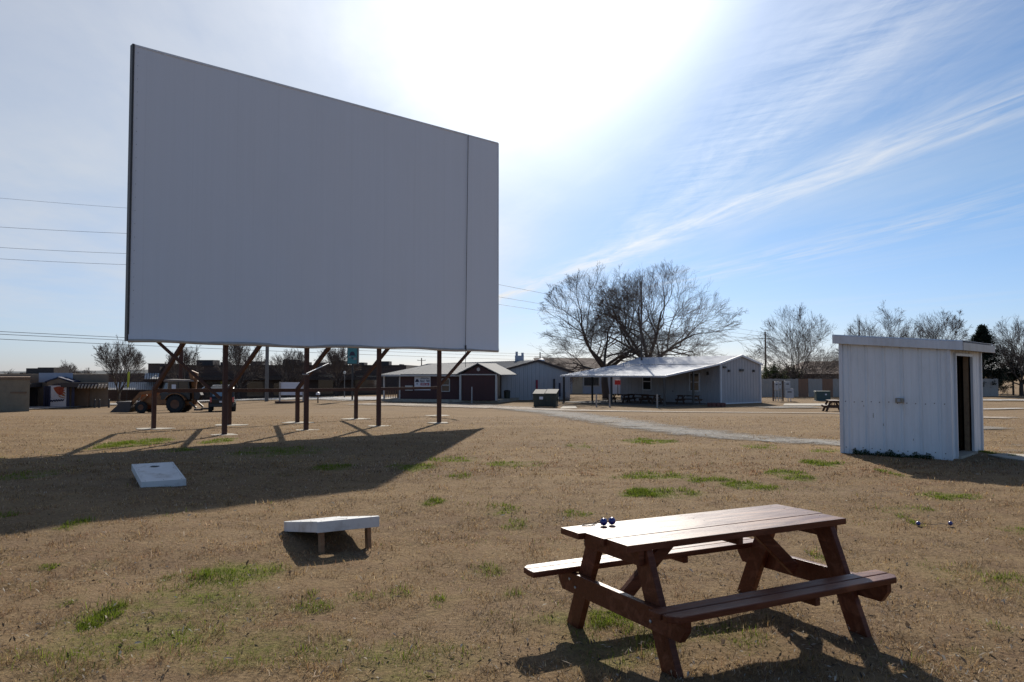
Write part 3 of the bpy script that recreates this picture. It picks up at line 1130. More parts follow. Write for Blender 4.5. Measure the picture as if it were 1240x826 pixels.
def picnic_table(loc, rz, label, group, m):
    t = thing('picnic_table', label, 'picnic table', loc, rz, group)
    top = MB()
    board(top, -.905, .935, -.322, -.114, .680, .720)
    board(top, -.922, .955, -.107, .104, .680, .722)
    board(top, -.962, .960, .111, .322, .680, .719)
    nl = MB()
    for xn in (-.78, 0, .86):
        for yn in (-.28, -.16, -.06, .06, .16, .28):
            nl.lathe([(.001, .0), (.006, .0), (.006, .0015), (.001, .002)], (xn + .01 * math.sin(yn * 40), yn, .7205 + (.001 if abs(yn) < .1 else -.001)), 7)
    top.build('tabletop', m, t, bevel=.005, extra=[(nl, M['darkmetal'])])
    bn = MB()
    board(bn, -.915, .935, -.737, -.643, .383, .421, .05)
    board(bn, -.925, .940, -.636, -.540, .383, .422)
    bn.build('bench', m, t, bevel=.006)
    bn = MB()
    bb = MB()
    board(bb, -.93, 1.09, -.640, -.545, .383, .421, .05)
    board(bb, -.94, 1.10, -.538, -.440, .383, .422)
    bn.add([(-v[0], -v[1], v[2]) for v in bb.v], bb.f)
    bn.build('bench', m, t, bevel=.006)
    for x, sx in ((-.735, -1), (.815, 1)):
        for sy in (-1, 1):
            lg = MB()
            lg.bar((x, sy * .535, -.04), (x, sy * .235, .670), .045, .138, up=(0, 1, 0))
            lg.build('leg', m, t, bevel=.005)
        sp = MB()
        xo = x + sx * .046
        sp.prism([(xo - .021, -.70, .381), (xo - .021, .62, .381), (xo - .021, .62, .32), (xo - .021, .57, .250), (xo - .021, -.65, .250), (xo - .021, -.70, .32)],
                 (0, 0, 0), (.042, 0, 0))
        bo = MB()
        for yb in (-.47, -.40, .40, .47):
            bo.lathe([(.001, .0), (.011, .0), (.011, .006), (.001, .008)], (0, 0, 0), 8)
            for q in range(len(bo.v) - 32, len(bo.v)):
                v = bo.v[q]
                bo.v[q] = (xo + sx * (.0212 + v[2]), yb + v[0], .318 + .02 * (1 if abs(yb) > .43 else -1) + v[1])
        sp.build('bench_support', m, t, bevel=.004, extra=[(bo, M['galv'])])
        cl = MB()
        xi = x + sx * .046
        cl.span((xi - .02, -.295, .585), (xi + .02, .295, .678))
        cl.build('top_cleat', m, t, bevel=.005)
        br = MB()
        br.bar((x - sx * .03, 0, .32), (x - sx * .44, 0, .67), .042, .085)
        br.build('brace', m, t, bevel=.005)
    cl = MB()
    cl.span((-.02, -.29, .628), (.02, .29, .678))
    cl.build('top_cleat', m, t, bevel=.004)
    for y0, y1 in ((-.73, -.55), (.45, .63)):
        c2 = MB()
        c2.span((.16, y0, .335), (.20, y1, .381))
        c2.build('bench_cleat', m, t, bevel=.004)
    return t

TBL = Vector((1.316, 5.249, 0))
TRZ = R(27.8)
table = picnic_table(TBL, TRZ, 'large dark red stained picnic table with attached benches and blue balls on top', 'wooden picnic tables', M['tablewood'])
small_proto = None

def small_table(loc, rz, label):
    global small_proto
    if small_proto is None:
        small_proto = picnic_table(loc, rz, label, 'wooden picnic tables', M['darkwood'])
        return small_proto
    return dup(small_proto, loc, rz, label, 'wooden picnic tables')

# ladder-toss bola: two blue balls on a cord, lying on the table
def bola():
    p = at(735, 638, 5.0)
    d = ray(731, 636.5)
    Yb = (.721 - CH) / d.z
    b1 = Vector((d.x * Yb, Yb, .721))
    d = ray(741, 635.5)
    Y2 = (.721 - CH) / d.z
    b2 = Vector((d.x * Y2, Y2, .721))
    r = .0245
    base = (b1 + b2) / 2
    t = thing('toss_game_bola', 'pair of shiny blue balls joined by a thin cord, lying on the tabletop', 'toy balls', base, 0)
    for q in (b1, b2):
        MB().sphere((q.x - base.x, q.y - base.y, r), r).build('ball', M['ballblue'], t, smooth=True)
    c = MB()
    a = Vector((b1.x - base.x, b1.y - base.y, r))
    e = Vector((b2.x - base.x, b2.y - base.y, r))
    pts = []
    ctrl = [a + Vector((-.02, .01, .01)), a + Vector((-.07, .03, -.018)), a + Vector((-.13, .03, -.020)), a + Vector((-.135, -.02, -.0205)), a + Vector((-.10, -.03, -.0205)),
            a + Vector((-.04, .05, -.02)), (a + e) / 2 + Vector((0, .05, .006)), e + Vector((0, .015, .012))]
    for i in range(len(ctrl) - 1):
        p0, p1, p2, p3 = ctrl[max(i - 1, 0)], ctrl[i], ctrl[i + 1], ctrl[min(i + 2, len(ctrl) - 1)]
        for k in range(5):
            s = k / 5
            pts.append(.5 * ((2 * p1) + (p2 - p0) * s + (2 * p0 - 5 * p1 + 4 * p2 - p3) * s * s + (3 * p1 - p0 - 3 * p2 + p3) * s ** 3))
    c.tube(pts, .003, 6)
    c.build('cord', M['cord'], t, smooth=True)
bola()

def grass_bola():
    b1, b2 = gp(1112, 637), gp(1151, 637)
    base = (b1 + b2) / 2
    t = thing('toss_game_bola', 'pair of blue balls on a cord lying in dry grass right of the picnic table', 'toy balls', base, 0)
    r = .0245
    for q in (b1, b2):
        MB().sphere((q.x - base.x, q.y - base.y, r + .004), r).build('ball', M['ballblue'], t, smooth=True)
    a, e = b1 - base, b2 - base
    c = MB()
    c.tube([a.lerp(e, k / 8) + Vector((0, .03 * math.sin(k * 1.3), .02)) for k in range(9)], .003, 6)
    c.build('cord', M['cord'], t)
grass_bola()

# ------------------------------------------------------------------ cornhole boards
def cornhole(loc, rz, label):
    """low end at local -y, high end at local +y; 0.61 x 1.22 m"""
    t = thing('cornhole_board', label, 'game board', loc, rz, 'cornhole boards')
    w, L, zl, zh = .278, 1.20, .10, .30
    def zt(y):
        return zl + (zh - zl) * y / L
    # top with a round hole
    cx, cy, r = 0, L - .23, .076
    n = 24
    rings = []
    V, F = [], []
    sq = []
    for k in range(n):
        a = 2 * PI * k / n
        c, s = math.cos(a), math.sin(a)
        V.append((cx + r * c, cy + r * s, zt(cy + r * s)))
        m = .2 / max(abs(c), abs(s))
        V.append((cx + m * c, cy + m * s, zt(cy + m * s)))
    for k in range(n):
        k2 = (k + 1) % n
        F.append((2 * k, 2 * k2, 2 * k2 + 1, 2 * k + 1))
    o = len(V)
    for x, y in ((-w, 0), (w, 0), (w, cy - .2), (-w, cy - .2), (-w, cy + .2), (w, cy + .2), (w, L), (-w, L), (-.2, cy - .2), (.2, cy - .2), (.2, cy + .2), (-.2, cy + .2)):
        V.append((x, y, zt(y)))
    F += [(o, o + 1, o + 2, o + 9, o + 8, o + 3), (o + 4, o + 11, o + 10, o + 5, o + 6, o + 7), (o + 3, o + 8, o + 11, o + 4), (o + 9, o + 2, o + 5, o + 10)]
    nb = len(V)
    V2 = V + [(v[0], v[1], v[2] - .014) for v in V]
    F2 = F + [tuple(i + nb for i in f)[::-1] for f in F]
    for k in range(n):
        k2 = (k + 1) % n
        F2.append((2 * k, 2 * k + nb, 2 * k2 + nb, 2 * k2))
    scw = MB()
    for x in (-.25, 0, .25):
        for y in (.04, .42, .80, 1.16):
            if abs(x) < .1 and y > .7 and y < 1.1:
                continue
            scw.box((x, y, zt(y)), (.012, .012, .004))
    MB().add(V2, F2).build('deck', M['whiteboard'], t, extra=[(scw, M['rust'])])
    f = MB()
    def rail(p0, p1, th):
        x0, y0 = p0
        x1, y1 = p1
        d = Vector((x1 - x0, y1 - y0, 0)).normalized()
        nr = Vector((-d.y, d.x, 0)) * th
        a0, a1 = Vector((x0, y0, zt(y0) + .001)), Vector((x1, y1, zt(y1) + .001))
        h = Vector((0, 0, -.105))
        f.prism([a0, a1, a1 + h, a0 + h], (0, 0, 0), nr)
    rail((-w - .003, -.003), (-w - .003, L + .003), .03)
    rail((w + .003, L + .003), (w + .003, -.003), .03)
    rail((w + .033, -.003), (-w - .033, -.003), .03)
    rail((-w - .033, L + .003), (w + .033, L + .003), .03)
    for v in range(len(f.v)):
        x, y, z = f.v[v]
        f.v[v] = (x, y, max(z, -.01))
    f.build('frame', M['whiteboard'], t, bevel=.004)
    for s in (-1, 1):
        lg = MB()
        lg.bar((s * .235, L - .10, zt(L) - .03), (s * .235, L - .07, -.03), .04, .085, up=(0, 1, 0))
        lg.build('leg', M['legwood'], t, bevel=.004)
    return t

AX = Vector((-.53, .848))
c1 = cornhole(Vector((-5.23, 11.80, G(-5.23, 11.8))), math.atan2(AX.y, AX.x) - PI / 2, 'white cornhole board in the shade of the screen with its round hole showing')
c1.rotation_euler = (-R(3), 0, c1.rotation_euler[2])
dup(c1, Vector((-1.625, 7.70, 0)) + Vector((-.5, .866, 0)) * 1.14, math.atan2(-.866, .5) - PI / 2,
    'weathered white cornhole board on brown legs in the sun, raised end toward the table', 'cornhole boards')

# ------------------------------------------------------------------ white metal shed
def shed():
    nc = Vector((8.57, 15.33, 0))
    u = Vector((.74, -.67, 0)).normalized()        # left -> near corner
    v = Vector((.67, .74, 0)).normalized()         # near -> right corner
    A = 2.06
    B = 2.70
    t = thing('metal_shed', 'small white ribbed sheet metal shed with flat sloping roof and open doorway', 'shed', nc, 0)
    lc = nc - u * A
    rc = nc + v * B
    bc = lc + v * B
    hl, hn = 2.33, 2.17
    z = Vector((0, 0, 1))
    w = MB()
    w.ribbed(lc, nc, lc + z * hl, nc + z * hn, .34, .027, -1)
    scw = MB()
    for k in range(6):
        for h in (.13, 1.10):
            for dd in (-.09, .09):
                q = lc.lerp(nc, (k + .5) / 6 + dd / A) - v * .004 + z * (h + .012 * math.sin(k * 5 + dd * 40))
                scw.box(q, (.016, .012, .016), math.atan2(u.y, u.x))
    stn = MB()
    for k, (f, h, hh) in enumerate(((.31, .78, .10), (.405, .62, .05), (.22, 1.0, .04), (.68, .35, .04))):
        q = lc.lerp(nc, f) - v * .004 + z * h
        stn.prism([q - u * .006, q + u * .008, q + u * .004 + z * hh, q - u * .004 + z * hh * .9], (0, 0, 0), -v * .002)
    w.build('side_wall', M['shedwhite'], t, W=t, extra=[(scw, M['rust']), (stn, M['outlet'])])
    w = MB()
    w.ribbed(lc, bc, lc + z * hl, bc + z * hl, .26, .018, 1)
    w.ribbed(bc, rc, bc + z * hl, rc + z * hn, .26, .018, 1)
    w.build('rear_wall', M['shedwhite'], t, W=t)
    d0, d1, dh = .42, 1.84, 2.06
    w = MB()
    w.ribbed(nc, nc + v * d0, nc + z * hn, nc + v * d0 + z * hn, .21, .018, -1)
    w.ribbed(nc + v * d1, rc, nc + v * d1 + z * hn, rc + z * hn, .22, .018, -1)
    w.ribbed(nc + v * d0 + z * dh, nc + v * d1 + z * dh, nc + v * d0 + z * hn, nc + v * d1 + z * hn, .3, .018, -1)
    w.build('door_wall', M['shedwhite'], t, W=t)
    # inside skin
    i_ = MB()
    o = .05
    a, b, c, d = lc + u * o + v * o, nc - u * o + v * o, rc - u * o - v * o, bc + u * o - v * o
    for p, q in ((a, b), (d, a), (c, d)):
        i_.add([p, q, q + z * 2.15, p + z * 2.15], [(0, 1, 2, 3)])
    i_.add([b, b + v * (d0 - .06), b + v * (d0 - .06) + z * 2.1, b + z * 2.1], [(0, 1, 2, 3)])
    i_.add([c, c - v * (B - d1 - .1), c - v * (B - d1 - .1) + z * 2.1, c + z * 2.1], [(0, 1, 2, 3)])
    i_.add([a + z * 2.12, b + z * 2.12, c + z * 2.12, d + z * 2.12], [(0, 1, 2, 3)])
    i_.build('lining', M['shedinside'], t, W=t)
    st = MB()
    for s in (.35, 1.0, 1.7):
        p = bc.lerp(rc, s / A) - v * .10
        st.bar(p + z * .02, p + z * 2.1, .045, .09, up=v)
    p = nc + v * (d1 + .02) - u * .09
    st.bar(p + z * .02, p + z * 2.08, .09, .12, up=v)
    p = nc + v * (d1 - .26) - u * .9
    st.bar(p + z * .02, p + z * 2.1, .09, .09, up=v)
    st.build('studs', M['rawwood'], t, W=t)
    fr = MB()
    out = u * .022
    for s in (d0, d1):
        p = nc + v * s + out
        fr.bar(p, p + z * (dh + .05), .05, .05, up=v)
    fr.bar(nc + v * (d0 - .02) + out + z * (dh + .02), nc + v * (d1 + .02) + out + z * (dh + .02), .05, .05)
    fr.build('door_frame', M['shedtrim'], t, W=t)
    for p, q in ((lc, 0), (nc, 1), (rc, 2)):
        tr = MB()
        hh = hl if q == 0 else hn
        off = (-u * .0 + -v * .0)
        tr.box(p + z * hh / 2 + (u - v) * (.006 if q == 1 else .004), (.075, .075, hh), math.atan2(u.y, u.x))
        tr.build('corner_trim', M['shedtrim'], t, W=t, bevel=.006)
    sl = MB()
    sl.prism([nc + v * d0 + u * .1, nc + v * d1 + u * .1, nc + v * d1 - u * .2, nc + v * d0 - u * .2], (0, 0, 0), z * .05)
    sl.build('threshold', M['concrete'], t, W=t)
    fl = MB()
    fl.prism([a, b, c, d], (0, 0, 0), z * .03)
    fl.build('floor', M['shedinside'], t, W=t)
    # roof: ribbed sheet falling to the door side, deep fascia
    ov, ovd = .13, .28
    sl_ = (hn - hl) / A
    def rp(a_, b_, h):
        return lc + u * a_ + v * b_ + z * (hl + sl_ * a_ + h)
    rf = MB()
    rf.ribbed(rp(-ov, -ov, .17), rp(-ov, B + ov, .17), rp(A + ovd, -ov, .17), rp(A + ovd, B + ov, .17), .075, .022, -1)
    rf.build('roof', M['shedtrim'], t, W=t)
    fa = MB()
    def fas(p, q, h0, h1, th):
        fa.prism([p + z * h0, q + z * h0, q + z * h1, p + z * h1], (0, 0, 0), th)
    fas(rp(-ov, -ov, 0), rp(A + ovd, -ov, 0), .0, .17, v * .03)
    fas(rp(-ov, -ov + .03, 0), rp(-ov, B + ov, 0), .0, .17, u * .03)
    fa.build('fascia', M['shedtrim'], t, W=t, bevel=.005)
    fa = MB()
    fas(rp(A + ovd + .02, -ov + .012, 0), rp(A + ovd, B + ov, 0), .0, .155, -u * .02)
    fa.build('eave_fascia', panelmat('rusty_fascia', (.55, .53, .50), (.45, .42, .38), (.30, .24, .18), .5), t, W=t, bevel=.004)
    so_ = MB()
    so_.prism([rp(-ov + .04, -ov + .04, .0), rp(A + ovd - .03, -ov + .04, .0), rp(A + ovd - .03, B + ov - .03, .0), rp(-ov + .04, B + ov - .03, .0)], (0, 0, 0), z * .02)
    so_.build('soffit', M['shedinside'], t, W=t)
    # weathered outlet box and screw lines
    p = nc - u * .90 - v * .035 + z * 1.15
    ob = MB()
    ob.box(p, (.15, .06, .10), math.atan2(u.y, u.x))
    ob.build('outlet_box', M['outlet'], t, W=t, bevel=.012)
    oc = MB()
    oc.box(p - v * .042, (.055, .03, .06), math.atan2(u.y, u.x))
    oc.build('outlet_cover', M['meter'], t, W=t, bevel=.006)
    # weeds along the wall
    V, C = [], []
    r = np.random.default_rng(8)
    mb = MB()
    cols = []
    for k in range(3600):
        s = r.random()
        dense = .3 + .3 * (math.sin(s * 17) * .5 + .5) + .4 * (math.sin(s * 41 + 1) * .5 + .5)
        if r.random() > dense:
            continue
        p = lc.lerp(nc, .12 + .75 * s) - v * (.03 + .16 * r.random() ** 1.5)
        h = (.01 + .13 * r.random() ** 1.4) * dense
        p = p + z * h
        a = r.random() * 6.28
        tdir = Vector((math.cos(a), math.sin(a), r.normal() * .5)) * (.008 + .014 * r.random())
        sdir = Vector((-math.sin(a), math.cos(a), r.normal() * .5)) * .008
        mb.add([p - tdir, p + sdir, p + tdir, p - sdir], [(0, 1, 2, 3)])
        c = np.array((.03, .065, .022)) * (.6 + .8 * r.random())
        cols += [c] * 4
    o = mb.build('weeds', M['leafgreen'])
    a = o.data.color_attributes.new('Col', 'FLOAT_COLOR', 'POINT')
    c4 = np.ones((len(cols), 4), np.float32)
    c4[:, :3] = np.array(cols)
    a.data.foreach_set('color', c4.ravel())
    struct(o, 'stuff')
shed()

# ------------------------------------------------------------------ pavilion (porch building)
PG = Vector((-.78, -.625, 0)).normalized()   # toward the porch front
PR = Vector((-.625, .78, 0)).normalized()    # along the ridge, leftwards
PC = Vector((17.15, 64.3, 0))

def pv(s, t, h):
    p = PC + PG * s + PR * t
    return Vector((p.x, p.y, -.9 + h))

def pavilion():
    t = thing('porch_building', 'pale metal building with gable end and wide open porch under a white metal roof', 'building', pv(0, 0, 0), 0)
    D, L = 5.6, 11.2
    he, hr, hw = 3.35, 4.0, 3.3
    w = MB()
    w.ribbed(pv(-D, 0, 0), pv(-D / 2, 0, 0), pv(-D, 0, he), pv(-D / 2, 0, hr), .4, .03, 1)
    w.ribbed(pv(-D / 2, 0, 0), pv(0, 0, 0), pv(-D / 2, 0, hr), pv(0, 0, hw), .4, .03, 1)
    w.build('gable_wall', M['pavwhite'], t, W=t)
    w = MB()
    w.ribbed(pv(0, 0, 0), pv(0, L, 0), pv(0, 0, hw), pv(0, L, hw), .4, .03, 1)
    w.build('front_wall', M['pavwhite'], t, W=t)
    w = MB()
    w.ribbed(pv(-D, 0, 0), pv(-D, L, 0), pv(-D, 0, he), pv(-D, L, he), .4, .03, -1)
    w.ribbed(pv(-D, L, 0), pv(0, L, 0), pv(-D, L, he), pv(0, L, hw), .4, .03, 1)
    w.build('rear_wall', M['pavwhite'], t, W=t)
    ov = .15
    rf = MB()
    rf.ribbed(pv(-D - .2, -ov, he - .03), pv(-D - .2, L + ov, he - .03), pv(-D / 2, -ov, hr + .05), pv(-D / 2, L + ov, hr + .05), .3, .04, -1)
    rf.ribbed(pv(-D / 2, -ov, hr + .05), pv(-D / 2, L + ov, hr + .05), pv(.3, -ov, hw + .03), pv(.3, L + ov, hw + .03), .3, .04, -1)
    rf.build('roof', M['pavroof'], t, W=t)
    S_ = 7.15
    pr = MB()
    pr.ribbed(pv(.25, -ov, hw), pv(.25, L + .6, hw), pv(S_, -ov, 2.36), pv(S_, L + .6, 2.36), .42, .07, -1)
    pr.build('porch_roof', M['pavroof'], t, W=t)
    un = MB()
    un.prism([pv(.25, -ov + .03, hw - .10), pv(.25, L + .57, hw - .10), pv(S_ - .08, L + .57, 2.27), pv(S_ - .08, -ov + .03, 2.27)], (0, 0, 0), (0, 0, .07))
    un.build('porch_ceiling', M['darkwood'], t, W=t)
    tr = MB()
    tr.bar(pv(-D / 2, -ov - .02, hr + .03), pv(.3, -ov - .02, hw), .05, .16)
    tr.bar(pv(-D - .2, -ov - .02, he - .06), pv(-D / 2, -ov - .02, hr + .03), .05, .16)
    tr.bar(pv(.3, -ov - .02, hw), pv(S_, -ov - .02, 2.32), .05, .14)
    tr.bar(pv(-D, -.04, 0), pv(-D, -.04, he), .12, .12, up=PR)
    tr.bar(pv(.02, -.04, 0), pv(.02, -.04, hw - .1), .14, .12, up=PR)
    tr.bar(pv(.05, -.05, .05), pv(-D, -.05, .05), .06, .10)
    tr.build('trim', M['pavtrim'], t, W=t)
    gt = MB()
    gt.bar(pv(S_ - .06, -ov, 2.28), pv(S_ - .06, L + .6, 2.28), .04, .08)
    gt.build('porch_eave', M['pavtrim'], t, W=t)
    for s, tt in ((6.9, .1), (6.9, 5.7), (6.9, 11.5), (3.4, .1), (3.4, 11.5)):
        p = MB()
        h = 2.3 + (6.9 - s) / 6.9 * .9
        p.bar(pv(s, tt, -.05), pv(s, tt, h), .13, .13, up=PR)
        p.build('porch_post', M['darkmetal'], t, W=t)
    for tt in (2.6, 7.9):
        f = MB()
        z0, z1 = 1.05, 2.55
        for a, b in (((tt - .5, z0), (tt + .5, z0)), ((tt - .5, z1), (tt + .5, z1)), ((tt - .5, z0), (tt - .5, z1)), ((tt + .5, z0), (tt + .5, z1)), ((tt - .45, 1.8), (tt + .45, 1.8))):
            f.bar(pv(.06, a[0], a[1]), pv(.06, b[0], b[1]), .09, .09, up=PG)
        fo = f.build('window', M['pavtrim'], t, W=t)
        g = MB()
        g.prism([pv(.035, tt - .5, z0), pv(.035, tt + .5, z0), pv(.035, tt + .5, z1), pv(.035, tt - .5, z1)], (0, 0, 0), PG * .01)
        g.build('pane', M['glass'], fo, W=t)
    d = MB()
    d.prism([pv(.03, 4.8, 0), pv(.03, 5.7, 0), pv(.03, 5.7, 2.1), pv(.03, 4.8, 2.1)], (0, 0, 0), PG * .05)
    do = d.build('door', M['pavwhite'], t, W=t)
    k = MB()
    k.sphere(pv(.13, 4.9, 1.0), .05, 8, 6)
    k.build('handle', M['darkmetal'], do, W=t)
    for s in (-4.6, -2.85, -1.1):
        v_ = MB()
        v_.box(pv(s, -.07, 2.75 if s != -2.85 else 2.8), (.22 if s != -2.85 else .5, .1, .2), math.atan2(PG.y, PG.x))
        v_.build('wall_light', M['darkmetal'], t, W=t)
    v_ = MB()
    v_.box(pv(-.5, -.07, 3.05), (.35, .12, .14), math.atan2(PG.y, PG.x))
    v_.build('wall_light', M['darkmetal'], t, W=t)
    for tt in (1.2, 5.3, 9.4):
        v_ = MB()
        v_.box(pv(.1, tt, 2.55), (.14, .14, .28), math.atan2(PG.y, PG.x))
        v_.build('lantern', M['darkmetal'], t, W=t)
    sl = MB()
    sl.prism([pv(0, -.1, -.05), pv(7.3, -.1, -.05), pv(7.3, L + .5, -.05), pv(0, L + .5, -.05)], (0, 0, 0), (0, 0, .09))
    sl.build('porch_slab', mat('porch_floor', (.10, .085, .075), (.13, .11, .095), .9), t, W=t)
pavilion()
prz = math.atan2(PR.y, PR.x)
for s, tt, rz, lab in ((4.7, 6.9, .1, 'dark picnic table at the open left end of the porch, its top catching sunlight'),
                       (3.0, 6.3, .0, 'dark picnic table in the porch shade before the left window of the pale building'),
                       (4.4, 3.6, -.2, 'dark picnic table in the porch shade between the two windows'),
                       (2.6, 1.2, .05, 'dark picnic table under the porch before the right window, nearest the gable end')):
    p = pv(s, tt, .04)
    small_table(p, prz + rz, lab)
p = gx(1008, 50)
small_table(p, R(75), 'small dark picnic table on the grass at the left edge of the white shed')

def stake(px, Y, h, label, m, r=.06):
    p = gx(px, Y)
    b = MB()
    b.tube([(0, 0, -.1), (0, 0, h), (0, 0, h + .02)], [r, r, r * .7], 8)
    o = b.build('wooden_post', m)
    o.location = p
    return tag(o, label, 'post', 'short posts in front of the porch')
stake(722, 60, .95, 'short pale wooden post at the left end of the porch', M['fencegrey'])
stake(738, 59.5, .95, 'short pale wooden post before the sunlit picnic table', M['fencegrey'])
stake(795.5, 58, 1.0, 'short pale wooden post standing in front of the porch middle', M['fencegrey'])

def fire_ring():
    p = gx(867, 60)
    b = MB()
    for k in range(12):
        a = 2 * PI * k / 12
        b.box((.6 * math.cos(a), .6 * math.sin(a), .14), (.16, .29, .28), a)
    o = b.build('fire_ring', M['redblock'], bevel=.02)
    o.location = p
    tag(o, 'low round fire ring of reddish blocks beside the porch', 'fire pit')
fire_ring()

# ------------------------------------------------------------------ dumpster
def dumpster():
    p = gx(661, 58.5)
    t = thing('dumpster', 'dark green metal dumpster with sloping grey lid by the gravel lane', 'dumpster', p, R(-12))
    b = MB()
    prof = [(-.85, 0), (.85, 0), (.9, 1.28), (.3, 1.28), (-.95, 1.0)]
    b.prism([(-.85, -.55, .06), (.85, -.55, .06), (.85, .6, .06), (-.85, .6, .06)], (0, 0, 0), (0, 0, .12))
    V = [(-.82, -.55, .1), (.82, -.55, .1), (.82, .6, .1), (-.82, .6, .1), (-.88, -.62, 1.0), (.88, -.62, 1.0), (.88, .62, 1.28), (-.88, .62, 1.28)]
    b.add(V, [(0, 3, 2, 1), (0, 1, 5, 4), (1, 2, 6, 5), (2, 3, 7, 6), (3, 0, 4, 7)])
    b.build('body', M['dumpgreen'], t, bevel=.015)
    rb = MB()
    for x in (-.5, 0, .5):
        rb.box((x, -.60, .55), (.06, .06, .85))
    for s in (-1, 1):
        rb.box((s * .90, 0, .62), (.10, .5, .16))
    rb.box((0, -.63, .99), (1.8, .05, .07))
    rb.build('ribs', M['dumpgreen'], t, bevel=.006)
    for x0, x1, dz in ((-.9, -.02, .0), (.02, .9, .02)):
        l = MB()
        l.prism([(x0, -.68, 1.01 + dz), (x1, -.68, 1.01 + dz), (x1, .62, 1.31 + dz), (x0, .62, 1.31 + dz)], (0, 0, 0), (0, 0, .035))
        l.build('lid', M['lid'], t, bevel=.008)
    s = MB()
    s.box((-.25, -.642, .72), (.28, .012, .2))
    s.build('sticker', M['paperwhite'], t)
    for x in (-.7, .7):
        for y in (-.45, .5):
            w = MB()
            w.lathe([(.001, -.03), (.07, -.03), (.07, .03), (.001, .03)], (x, y, .07), 10, 'Y')
            w.build('caster', M['tyre'], t)
dumpster()

# ------------------------------------------------------------------ maroon building with sign, grey gable hall
def lettering(b, origin, right, up, out, x0, x1, y0, y1, seed, n):
    """small unreadable lettering: letter-sized strokes"""
    r = random.Random(seed)
    w = (x1 - x0) / n
    h = y1 - y0
    for k in range(n):
        if n > 6 and k == n // 2 and r.random() < .8:
            continue
        x = x0 + k * w
        for seg in r.sample(range(5), 3):
            if seg == 0:
                a, e = (x, y0), (x + w * .25, y1)
            elif seg == 1:
                a, e = (x + w * .55, y0), (x + w * .8, y1)
            elif seg == 2:
                a, e = (x, y1 - h * .25), (x + w * .8, y1)
            elif seg == 3:
                a, e = (x, y0), (x + w * .8, y0 + h * .25)
            else:
                a, e = (x, y0 + h * .4), (x + w * .8, y0 + h * .6)
            pts = [origin + right * p[0] + up * p[1] for p in ((a[0], a[1]), (e[0], a[1]), (e[0], e[1]), (a[0], e[1]))]
            b.prism(pts, (0, 0, 0), out * (.006 + .0007 * seg))

def emblem(b, origin, right, up, out, s):
    """hat-shaped mark over a small star"""
    hat = [(-.5, 0), (.5, 0), (.5, .08), (.38, .14), (.34, .4), (.2, .58), (0, .64), (-.2, .58), (-.34, .4), (-.38, .14), (-.5, .08)]
    b.prism([origin + right * x * s + up * y * s for x, y in hat], (0, 0, 0), out * .008)
    star = []
    for k in range(10):
        r_ = .2 if k % 2 == 0 else .09
        a = PI / 2 + PI * k / 5
        star.append(origin + right * (r_ * math.cos(a)) * s + up * (-.38 + r_ * math.sin(a)) * s)
    b.prism(star, (0, 0, 0), out * .008)

